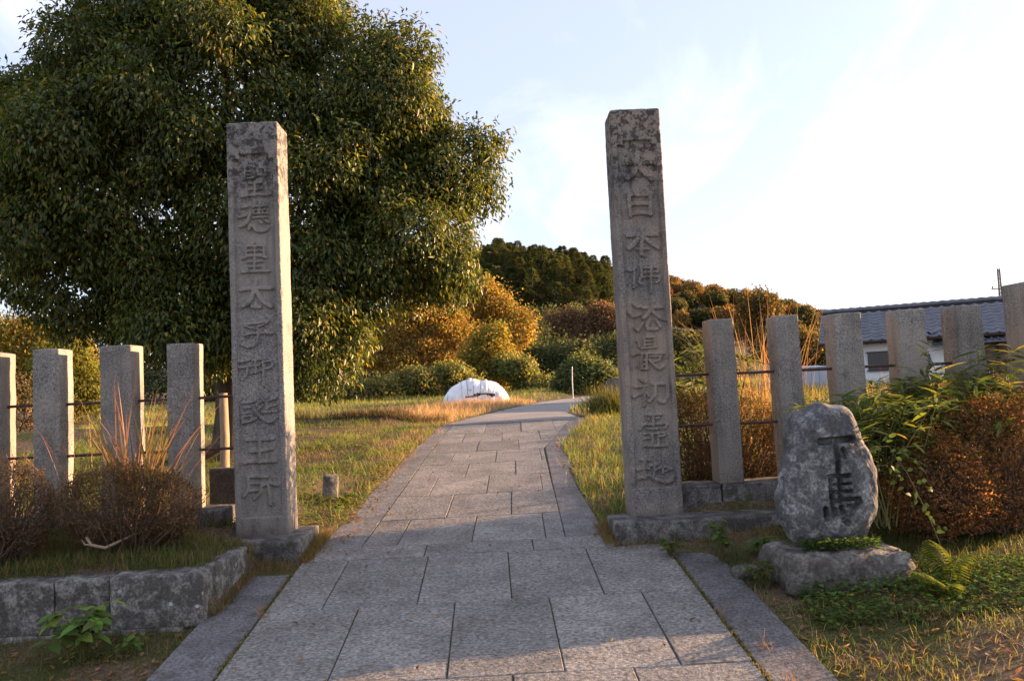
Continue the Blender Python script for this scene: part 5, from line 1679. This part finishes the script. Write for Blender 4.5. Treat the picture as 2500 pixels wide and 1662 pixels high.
tag(link_obj('lawn_weeds', leaves_mesh('lawn_weeds', Pw, np.stack([np.cos(a), np.sin(a), rng.uniform(0.0, 0.9, n)], -1), np.array([[0, 0, 1.0]]) + unit(n) * 0.3, rng.uniform(0.05, 0.12, n), rng.uniform(0.02, 0.045, n), pick([(0.13, 0.19, 0.04), (0.19, 0.22, 0.05), (0.34, 0.20, 0.07), (0.10, 0.15, 0.035)], n, [0.4, 0.3, 0.08, 0.22]), 0.1, 0.35, True), M_FOL),
    'broad leaved weeds growing through the grass left of the path', 'weeds', kind='stuff')
P = scatter(26000, 0.9, 6.5, 7.2, 17.0, lambda X, Y: off_path(X, Y, -0.03) & ((X < 3.6) | (rng.random(len(X)) < 0.4)))
turf('lawn_grass', P, 0.20, 0.009, LAWN, [0.38, 0.22, 0.10, 0.05, 0.25], 'grass right of the path behind the right pillar', hv=np.clip(0.75 + 0.6 * patch(P[:, 0], P[:, 1], 2.7) + 0.4 * patch(P[:, 0], P[:, 1], 7.0, 2), 0.25, 1.7), tilt=0.5, bend=0.9)
# pinkish dry seed heads that edge the path and the far field
PINK = [(0.50, 0.29, 0.20), (0.44, 0.24, 0.16), (0.54, 0.35, 0.23), (0.32, 0.23, 0.10)]
P = scatter(15000, -3.5, 3.4, 7.4, 17.5, lambda X, Y: off_path(X, Y, -0.16 - 0.08 * patch(X, Y, 3.1)) & ~off_path(X, Y, 0.55 + 0.25 * patch(X, Y, 1.3)) & (rng.random(len(X)) < 0.25 + 0.75 * sstep(Y, 9, 13)))
turf('dry_grass', P, 0.15, 0.006, PINK, None, 'pinkish dry grass fringe along both edges of the path', 0.5, 0.8, hv=np.clip(0.5 + 0.05 * (P[:, 1] - 8), 0.4, 1.0))
# far field
P = scatter(60000, -26, 16, 17.0, 50, lambda X, Y: off_path(X, Y, 0.0) & (X < 1.2 + 0.45 * (Y - 12)) & (X > -6 - 0.45 * (Y - 10)))
pk = patch(P[:, 0], P[:, 1], 0.5, 3) + 0.5 * patch(P[:, 0], P[:, 1], 1.3, 5)
turf('field_grass', P, 0.22, 0.02, LAWN, [0.30, 0.30, 0.20, 0.10, 0.10], 'sunlit rough grass of the far field', hv=np.clip(0.8 + 0.4 * pk, 0.35, 1.4))
P = scatter(30000, -5.0, 4.0, 17.5, 32, lambda X, Y: off_path(X, Y, 0.0) & (X < 0.3 + 0.30 * (Y - 17.5)) & (np.abs(X - np.interp(Y, PX, PL) + 0.8) < 1.1 + 0.07 * (Y - 17) + 0.6 * patch(X, Y, 0.9)) & (rng.random(len(X)) < 0.7))
turf('dry_grass', P, 0.36, 0.012, PINK, None, 'pinkish dry grass in front of the white sheeted heap', 0.35, 0.6, K=3, hv=np.clip(0.75 + 0.4 * patch(P[:, 0], P[:, 1], 1.1), 0.3, 1.3))
# dark dead weeds on the low bank
P = scatter(9000, -5.2, -1.0, 16.6, 18.4, lambda X, Y: np.abs(Y - 17.5 - 0.05 * X) < 0.28 + 0.2 * patch(X, Y, 1.4))
turf('dead_weeds', P, 0.24, 0.012, [(0.11, 0.065, 0.04), (0.07, 0.05, 0.03), (0.06, 0.065, 0.02), (0.17, 0.10, 0.06)], None, 'dark dead weeds on the low bank across the grass', 0.5, 0.7, K=3, cat='weeds')
# bank in front of the left fence
P = scatter(15000, -4.8, -1.95, 5.5, 7.1)
P = P[~((P[:, 1] > 6.55) & (P[:, 0] > -2.4))]
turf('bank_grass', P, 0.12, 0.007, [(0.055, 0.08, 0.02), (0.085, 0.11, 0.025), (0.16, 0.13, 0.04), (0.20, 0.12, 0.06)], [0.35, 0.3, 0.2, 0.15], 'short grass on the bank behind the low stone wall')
P = scatter(4200, -4.5, -2.04, 4.3, 5.42, lambda X, Y: rng.random(len(X)) < 0.25 + 0.75 * sstep(Y + 0.25 * patch(X, Y, 5), 4.8, 5.2))
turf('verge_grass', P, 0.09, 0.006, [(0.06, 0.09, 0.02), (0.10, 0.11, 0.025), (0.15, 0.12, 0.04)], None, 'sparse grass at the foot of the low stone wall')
# right verge: thin grass on bare earth
P = scatter(19000, 1.74, 4.6, 3.4, 5.6, lambda X, Y: (rng.random(len(X)) < np.clip(0.45 + 0.6 * patch(X, Y, 3.0, 1), 0.08, 1)) & ~((np.abs(X - 2.33) < 0.5) & (Y > 5.2)))
turf('verge_grass', P, 0.085, 0.006, [(0.16, 0.19, 0.04), (0.23, 0.21, 0.06), (0.31, 0.23, 0.11), (0.11, 0.15, 0.03)], None, 'thin sunlit grass on the earth right of the paving', 0.6, 0.9)
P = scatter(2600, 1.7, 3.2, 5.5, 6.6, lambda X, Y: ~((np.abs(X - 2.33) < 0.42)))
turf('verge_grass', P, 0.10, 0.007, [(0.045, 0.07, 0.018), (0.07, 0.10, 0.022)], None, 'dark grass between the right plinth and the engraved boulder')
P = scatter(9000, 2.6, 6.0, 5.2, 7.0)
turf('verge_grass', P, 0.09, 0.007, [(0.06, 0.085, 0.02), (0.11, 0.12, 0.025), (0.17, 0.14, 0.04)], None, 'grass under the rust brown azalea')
# field behind the right fence, up to the house
P = scatter(26000, 3.0, 22, 8.0, 27, lambda X, Y: (X > 2.6 + 0.30 * (Y - 8)) & (X < 6 + 0.75 * (Y - 4)))
turf('field_grass', P, 0.42, 0.02, [(0.13, 0.14, 0.03), (0.22, 0.19, 0.06), (0.28, 0.2, 0.08), (0.08, 0.10, 0.02)], None, 'tall yellowish grass between the right fence and the house', 0.3, 0.5, K=3)
# moss and weeds growing in the paving joints
def joint_line(x, y0, y1, n, w=0.013):
    Y = rng.uniform(y0, y1, n); return np.stack([x + rng.normal(0, w, n), Y, path_z(Y) - 0.01], -1)
P = np.concatenate([joint_line(-1.637, 3.2, 6.6, 2600), joint_line(1.397, 3.4, 6.4, 2600), np.stack([np.repeat([LJ(y) for y in np.linspace(7, 14, 60)], 14) + rng.normal(0, 0.012, 840), np.repeat(np.linspace(7, 14, 60), 14), path_z(np.repeat(np.linspace(7, 14, 60), 14)) - 0.01], -1)])
P = P[patch(P[:, 0], P[:, 1], 4.0, 2) + rng.normal(0, 0.3, len(P)) > -0.3]
turf('joint_moss', P, 0.024, 0.012, [(0.14, 0.135, 0.03), (0.09, 0.10, 0.025), (0.20, 0.15, 0.06)], None, 'moss and tiny weeds in the paving joints', 0.8, 0.6, cat='moss')
P = np.concatenate([np.array([[x, y, float(path_z(y))]]) + np.column_stack([rng.normal(0, 0.018, 26), rng.normal(0, 0.03, 26), np.zeros(26)]) for x, y in [(1.40, 5.1), (1.50, 4.55), (-1.66, 5.55), (-1.60, 5.45), (1.5, 4.15)]])
turf('joint_weeds', P, 0.085, 0.004, [(0.34, 0.20, 0.11), (0.26, 0.16, 0.09)], None, 'small dry pinkish weed tufts on the paving joints', 0.6, 0.5, cat='weeds')
P = np.concatenate([scatter(900, -2.06, -1.92, 5.55, 6.4), scatter(900, -1.66, -1.54, 6.6, 7.5), scatter(600, 0.9, 1.02, 6.6, 7.3), scatter(500, -2.3, -1.7, 6.45, 6.67), scatter(500, 1.05, 2.6, 6.5, 6.66)])
turf('edge_weeds', P, 0.10, 0.006, [(0.12, 0.13, 0.03), (0.2, 0.14, 0.05), (0.26, 0.14, 0.07)], None, 'weeds along the foot of the plinths and wall end', 0.5, 0.7, cat='weeds')
# fallen leaves
P = np.concatenate([scatter(900, -2.4, -1.3, 6.9, 13, lambda X, Y: np.abs(X - np.interp(Y, PX, PL)) < 0.3), scatter(260, 0.9, 1.7, 7, 13), scatter(900, 1.78, 4.2, 3.4, 5.3), scatter(350, -4, -2.04, 4.2, 5.4), scatter(110, -1.6, 1.3, 3.5, 16)])
P[:, 2] = np.maximum(P[:, 2], np.where(off_path(P[:, 0], P[:, 1]), -9, path_z(P[:, 1]))) + 0.006
n = len(P); a = rng.uniform(0, 2 * math.pi, n)
tag(link_obj('fallen_leaves', leaves_mesh('fallen_leaves', P, np.stack([np.cos(a), np.sin(a), rng.uniform(0, 0.35, n)], -1), np.array([[0, 0, 1.0]]) + unit(n) * 0.35, rng.uniform(0.03, 0.065, n), rng.uniform(0.015, 0.03, n), pick([(0.26, 0.15, 0.075), (0.17, 0.10, 0.05), (0.34, 0.22, 0.11)], n), 0.3, -0.2, True), M_FOL),
    'dry fallen leaves scattered along the paving edges', 'leaves', kind='stuff')

# ------------------------------------------------------------------ things in the field
# heap under white plastic sheeting
heap = empty('sheeted_heap', (-0.62, 32.4, 1.2))


def heap_surface(w, d, h, nx, ny, seed, lift=0.0, zlo=0.0):
    u = np.linspace(-1, 1, nx); v = np.linspace(0, math.pi, ny)
    U, Vv = np.meshgrid(u, v)
    prof = (1 - np.abs(U) ** 2.4) ** 0.6 * (1 - 0.06 * np.exp(-((U - 0.16) / 0.16) ** 2))
    x = w * U
    y = -np.cos(Vv) * d * (0.35 + 0.65 * prof)
    z = np.sin(Vv) ** 0.7 * h * prof
    P = np.stack([x, y, z], -1)
    amp = 0.05 * wob(P, 2.6, seed) + 0.02 * wob(P, 6.5, seed + 2) + 0.007 * wob(P * np.array([2.5, 1, 1]), 14, seed + 4)
    # bales under the sheet show as three soft bulges
    amp = amp + 0.03 * np.cos(x * 4.6) * np.sin(Vv) + 0.016 * np.sin(x * 15 + 2.5 * wob(P, 2.0, seed) + 2 * Vv) * (1 - 0.7 * np.sin(Vv))
    P[..., 1] += -np.cos(Vv) * amp
    P[..., 2] += np.sin(Vv) * amp + lift
    P[..., 2] = np.maximum(P[..., 2], zlo + 0.02 * np.sin(x * 9))
    i = np.arange(ny - 1)[:, None] * nx + np.arange(nx - 1)[None, :]
    F = np.stack([i, i + 1, i + nx + 1, i + nx], -1).reshape(-1, 4)
    return P, F


Pp, Ff = heap_surface(1.38, 0.85, 1.06, 120, 60, 1.0)
Vh = Pp.reshape(-1, 3)
# the sheet is drawn up in front, showing the inside
cent = Vh[Ff].mean(1)
hole = (cent[:, 1] < -0.28) & (np.abs(cent[:, 2] - 0.36 - 0.05 * np.sin(cent[:, 0] * 5.0)) < 0.045 + 0.03 * np.sin(cent[:, 0] * 11 + 1)) & (cent[:, 0] > -0.42) & (cent[:, 0] < 0.78)
sheet = link_obj('sheet', mesh_np('sheet', Vh, Ff[~hole], True), M_TARP, heap)
for k in range(9):      # twine and creases drawn tight over the sheet
    j = 10 + k * 12
    ln = Pp[4:56, j].copy(); ln[:, 0] += 0.05 * np.sin(np.linspace(0, 3, len(ln)) + k); ln = np.array([0, 0, 0.3]) + (ln - np.array([0, 0, 0.3])) * 1.012
    link_obj('twine', tubes_mesh('twine', [(ln, 0.008)], 4), M_STRAW, sheet)
Pi, Fi = heap_surface(1.15, 0.62, 0.72, 60, 30, 5.0)
link_obj('straw', mesh_np('straw', Pi.reshape(-1, 3), Fi, True), M_STRAW, heap)
Pi, Fi = heap_surface(0.95, 0.92, 0.34, 60, 30, 8.0)
link_obj('lower_sheet', mesh_np('lower_sheet', Pi.reshape(-1, 3), Fi, True), M_TARP, heap)
for x in (-0.22, 0.42):
    j = int(np.argmin(np.abs(Pp[0, :, 0] - x)))
    line = Pp[8:, j]
    out = []
    for s in (-0.045, 0.045):
        q = line.copy(); q[:, 0] += s; c0 = np.array([x, 0, 0.3]); q = c0 + (q - c0) * 1.03; out.append(q)
    Vs = np.concatenate(out); m = len(line)
    Fs = np.stack([np.arange(m - 1), np.arange(m - 1) + 1, np.arange(m - 1) + m + 1, np.arange(m - 1) + m], -1)
    o = link_obj('strap', mesh_np('strap', Vs, Fs, True), M_TARP, heap)
    md = o.modifiers.new('thickness', 'SOLIDIFY'); md.thickness = 0.012
tag(heap, 'heap wrapped in crumpled white plastic sheeting in the far field', 'heap')

pole = link_obj('white_pole', tubes_mesh('white_pole', [([(0, 0, -0.2), (0.0, 0, 0.75), (0.03, 0, 1.45)], [0.022, 0.021, 0.02])], 8), M_POLEW)
pole.location = (3.76, 36.0, 1.22)
tag(pole, 'thin white pole beside the far path in front of the round bush', 'pole')
mon = rock('stone_monument', (4.75, 30.0, 1.55), (0.36, 0.16, 0.42), M_ROCK, 12.0, 3)
tag(mon, 'small rounded grey stone monument half hidden by the right pillar', 'monument')

wp = link_obj('wooden_post', tubes_mesh('wooden_post', [([(0, 0, -0.1), (0.01, 0, 0.45), (0.0, 0, 0.98)], [0.058, 0.055, 0.052])], 10), M_WOOD)
wp.location = (-3.38, 10.0, 0.80)
tag(wp, 'weathered wooden post under the tree, seen just left of the left pillar', 'post')
lg = link_obj('curved_log', tubes_mesh('curved_log', [([(-0.55, 0.1, 0.02), (-0.25, 0.05, 0.16), (0.05, 0.0, 0.30), (0.22, 0, 0.36)], [0.10, 0.09, 0.07])], 8), M_BARK)
lg.location = (-3.62, 10.25, 0.78)
tag(lg, 'dark bent log lying beside the wooden post under the tree', 'log')

# ------------------------------------------------------------------ house
house = empty('house', (12.95, 28.6, 1.25))
house.rotation_euler = (0, 0, R(-26))
HL, HD, EZ, RZ = 10.5, 5.0, 1.80, 2.92      # length, depth, eave and ridge above the base


def hpart(name, sx, sy, sz, loc, mat, bevel=0.0, parent=house):
    return box(name, sx, sy, sz, loc, mat, parent, bevel)


# walls
bm = bmesh.new()
pts = [(0, 0), (HD, 0), (HD, EZ), (HD / 2, RZ - 0.12), (0, EZ)]
va = [bm.verts.new((0, y, z)) for y, z in pts]; vb = [bm.verts.new((HL, y, z)) for y, z in pts]
bm.faces.new(va); bm.faces.new(vb[::-1])
for k in range(5):
    bm.faces.new((va[k], vb[k], vb[(k + 1) % 5], va[(k + 1) % 5]))
bmesh.ops.recalc_face_normals(bm, faces=bm.faces[:])
link_obj('wall', bm_mesh('wall', bm), M_PLASTER, house)
# roof: battens plane, ridge, tiles row by row
over = 0.45
og = 0.65
slope = math.atan2(RZ - EZ, HD / 2)
rl = (HD / 2 + over) / math.cos(slope)
roof = empty('roof', (0, 0, 0)); roof.parent = house
for sgn in (1, -1):
    bm = bmesh.new()
    ybase = HD / 2
    a = [(-og, ybase, RZ), (HL + og, ybase, RZ), (HL + og, ybase - sgn * (HD / 2 + over), RZ - math.tan(slope) * (HD / 2 + over)), (-og, ybase - sgn * (HD / 2 + over), RZ - math.tan(slope) * (HD / 2 + over))]
    f = bm.faces.new([bm.verts.new(p) for p in a])
    r_ = bmesh.ops.extrude_face_region(bm, geom=[f])
    for v in [g for g in r_['geom'] if isinstance(g, bmesh.types.BMVert)]: v.co.z -= 0.09
    bmesh.ops.recalc_face_normals(bm, faces=bm.faces[:])
    link_obj('roof_deck', bm_mesh('roof_deck', bm), M_DARKWOOD if sgn == 1 else M_TILE, roof)
TW, TL = 0.36, 0.33
nxt = int((HL + 2 * og) / TW); nyt = int(rl / TL)
u = np.linspace(0, 1, 9)
prof = 0.035 * np.where(u < 0.68, -np.sin(u / 0.68 * math.pi) * 0.6, np.sin((u - 0.68) / 0.32 * math.pi) * 1.1)
Vt = []
for v_, zz in ((0.0, 0.045), (TL * 1.12, 0.012)):
    for q, p_ in zip(u, prof): Vt.append((q * TW * 1.02, v_, zz + p_))
for q, p_ in zip(u, prof): Vt.append((q * TW * 1.02, 0.0, 0.012 + p_))
Ft = [(k, k + 1, 10 + k, 9 + k) for k in range(8)] + [(18 + k, 19 + k, k + 1, k) for k in range(8)]
tile_me = mesh_np('roof_tile', np.array(Vt), np.array(Ft), True)
tile_me.materials.append(M_TILE)
y_e = -over; z_e = RZ - math.tan(slope) * (HD / 2 + over)
cnt = 0
for r_ in range(nyt):
    for c_ in range(nxt):
        if cnt >= 296: break
        o = link_obj('roof_tile', tile_me, None, roof)
        o.location = (-og + c_ * TW, y_e + r_ * TL * math.cos(slope), z_e + r_ * TL * math.sin(slope) + 0.004)
        o.rotation_euler = (slope, 0, random.uniform(-0.006, 0.006))
        cnt += 1
ridge = []
for x in np.arange(-og, HL + og, 0.32):
    ridge.append(([(x, 0, 0), (x + 0.16, 0, 0.012), (x + 0.33, 0, 0)], [0.085, 0.10, 0.085]))
o = link_obj('ridge_cap', tubes_mesh('ridge_cap', ridge, 9), M_TILE, roof); o.location = (0, HD / 2, RZ + 0.07)
for k, (ya, za, yb, zb) in enumerate(((HD / 2, RZ - 0.05, y_e, z_e - 0.05), (HD / 2, RZ - 0.05, HD + over, z_e - 0.05))):
    bm = bmesh.new()
    q = [bm.verts.new(p) for p in ((-og - 0.03, ya, za), (-og - 0.03, yb, zb), (-og - 0.03, yb, zb - 0.16), (-og - 0.03, ya, za - 0.16))]
    f = bm.faces.new(q); r2 = bmesh.ops.extrude_face_region(bm, geom=[f])
    for v in [g for g in r2['geom'] if isinstance(g, bmesh.types.BMVert)]: v.co.x += 0.05
    bmesh.ops.recalc_face_normals(bm, faces=bm.faces[:])
    link_obj('barge_board', bm_mesh('barge_board', bm), M_DARKWOOD, house)
# corner ridge piece lying on the front slope
o = link_obj('corner_ridge', tubes_mesh('corner_ridge', [([(0, 0, 0), (0.35, 0.25, 0.12), (0.75, 0.5, 0.25)], [0.085, 0.08, 0.06])], 8), M_TILE, roof)
o.location = (2.95, -0.30, z_e + 0.13)
# barred window
w = hpart('window', 0.86, 0.05, 0.62, (1.36, -0.027, 0.87), M_GLASS)
for k in range(13):
    box('bar', 0.014, 0.014, 0.64, (-0.42 + k * 0.07, -0.05, 0), M_BARS, w, 0)
for z in (-0.33, 0.33):
    box('rail', 0.94, 0.05, 0.05, (0, -0.03, z), M_BARS, w, 0)
w = hpart('window', 0.30, 0.05, 0.26, (2.80, -0.027, 0.90), M_GLASS)
box('sill', 0.40, 0.09, 0.03, (0, -0.03, -0.15), M_BARS, w, 0)
# entrance under a small tiled canopy
hpart('door', 1.35, 0.06, 1.55, (5.0, -0.033, 0.78), M_BROWNWALL)
for x in (4.32, 5.0, 5.68):
    hpart('door_post', 0.08, 0.08, 1.6, (x, -0.08, 0.80), M_DARKWOOD)
def canopy(x0, x1, z, d):
    bm = bmesh.new()
    v = [bm.verts.new(p) for p in ((x0, -0.02, z + 0.22), (x1, -0.02, z + 0.22), (x1 + 0.12, -d, z), (x0 - 0.12, -d, z))]
    f = bm.faces.new(v); r3 = bmesh.ops.extrude_face_region(bm, geom=[f])
    for q in [g for g in r3['geom'] if isinstance(g, bmesh.types.BMVert)]: q.co.z -= 0.06
    bmesh.ops.recalc_face_normals(bm, faces=bm.faces[:])
    cnp = link_obj('canopy', bm_mesh('canopy', bm), M_TILE, house)
    for xx in np.arange(x0, x1, 0.2):
        link_obj('canopy_ridge', tubes_mesh('canopy_ridge', [([(xx, -0.03, z + 0.235), (xx, -d - 0.02, z + 0.015)], 0.03)], 6), M_TILE, cnp)
canopy(3.1, 3.95, 1.30, 0.5)
canopy(4.2, 5.5, 1.36, 0.7)
hpart('brown_wall_panel', 1.1, 0.05, 1.5, (6.4, -0.028, 0.77), M_BROWNWALL)
link_obj('downpipe', tubes_mesh('downpipe', [([(2.3, -0.42, z_e - 0.05), (2.3, -0.08, z_e - 0.3), (2.3, -0.06, 0.0)], 0.035)], 6), M_DARKWOOD, house)
link_obj('eave_rafter', tubes_mesh('eave_rafter', [([(x, -0.02, z_e + 0.08), (x, -over - 0.02, z_e - 0.10)], 0.028) for x in np.arange(-0.4, HL + 0.4, 0.45)], 4), M_DARKWOOD, house)
hpart('gutter', HL + 2 * og, 0.09, 0.07, (HL / 2, -over - 0.05, z_e - 0.02), M_DARKWOOD)
tag(house, 'single storey white house with a grey tiled roof behind the right fence', 'house')

shed = empty('metal_shed', (10.3, 26.2, 1.18))
for k in range(4):
    box('panel', 0.262, 0.03, 0.80, (0.13 + k * 0.27, 0, 0.40), M_GREYMETAL, shed, 0.006)
box('roof', 1.2, 1.0, 0.04, (0.54, 0.45, 0.83), M_GREYMETAL, shed, 0.004, (R(3), 0, 0))
box('side_wall', 0.03, 0.9, 0.80, (-0.02, 0.47, 0.40), M_GREYMETAL, shed, 0.004)
box('side_wall', 0.03, 0.9, 0.80, (1.09, 0.47, 0.40), M_GREYMETAL, shed, 0.004)
tag(shed, 'low pale blue grey metal shed left of the house', 'shed')

up = empty('utility_pole', (40.3, 60, 1.0))
for x in (-0.11, 0.11):
    link_obj('mast', tubes_mesh('mast', [([(x, 0, 0), (x, 0, 5.0), (x * 0.7, 0, 8.5)], [0.09, 0.075, 0.06])], 8), M_CONC, up)
link_obj('brace', tubes_mesh('brace', [([(-0.11, 0, z), (0.11, 0, z + 0.12)], 0.03) for z in np.arange(0.5, 8.4, 0.55)], 5), M_CONC, up)
link_obj('crossarm', tubes_mesh('crossarm', [([(-0.7, 0, 6.9), (0.75, 0, 6.95)], 0.05), ([(-0.2, 0, 6.5), (1.1, 0, 7.1)], 0.035)], 6), M_CONC, up)
for x in (-0.6, 0.35, 0.7, 1.05):
    link_obj('insulator', tubes_mesh('insulator', [([(x, 0, 6.95), (x, 0, 7.02), (x, 0, 7.12), (x, 0, 7.16)], [0.03, 0.06, 0.035])], 6), M_CONC, up)
tag(up, 'thin dark utility pole rising behind the tiled roof', 'utility pole')
for k, (z, x0) in enumerate(((8.05, 41.3), (7.75, 41.0))):
    pts = [(x0 + t * 40, 60 + t * 8, z + 0.1 + 3.2 * (t * t - t) * 0.5) for t in np.linspace(0, 1, 14)]
    o = link_obj('power_line', tubes_mesh('power_line', [(pts, 0.012)], 4), M_BARS)
    tag(o, ['upper power line leaving the utility pole to the right', 'lower power line leaving the utility pole to the right'][k], 'power line')
print('objects', len(bpy.data.objects), 'tris', sum(len(m.loop_triangles) or len(m.polygons) * 2 for m in bpy.data.meshes))
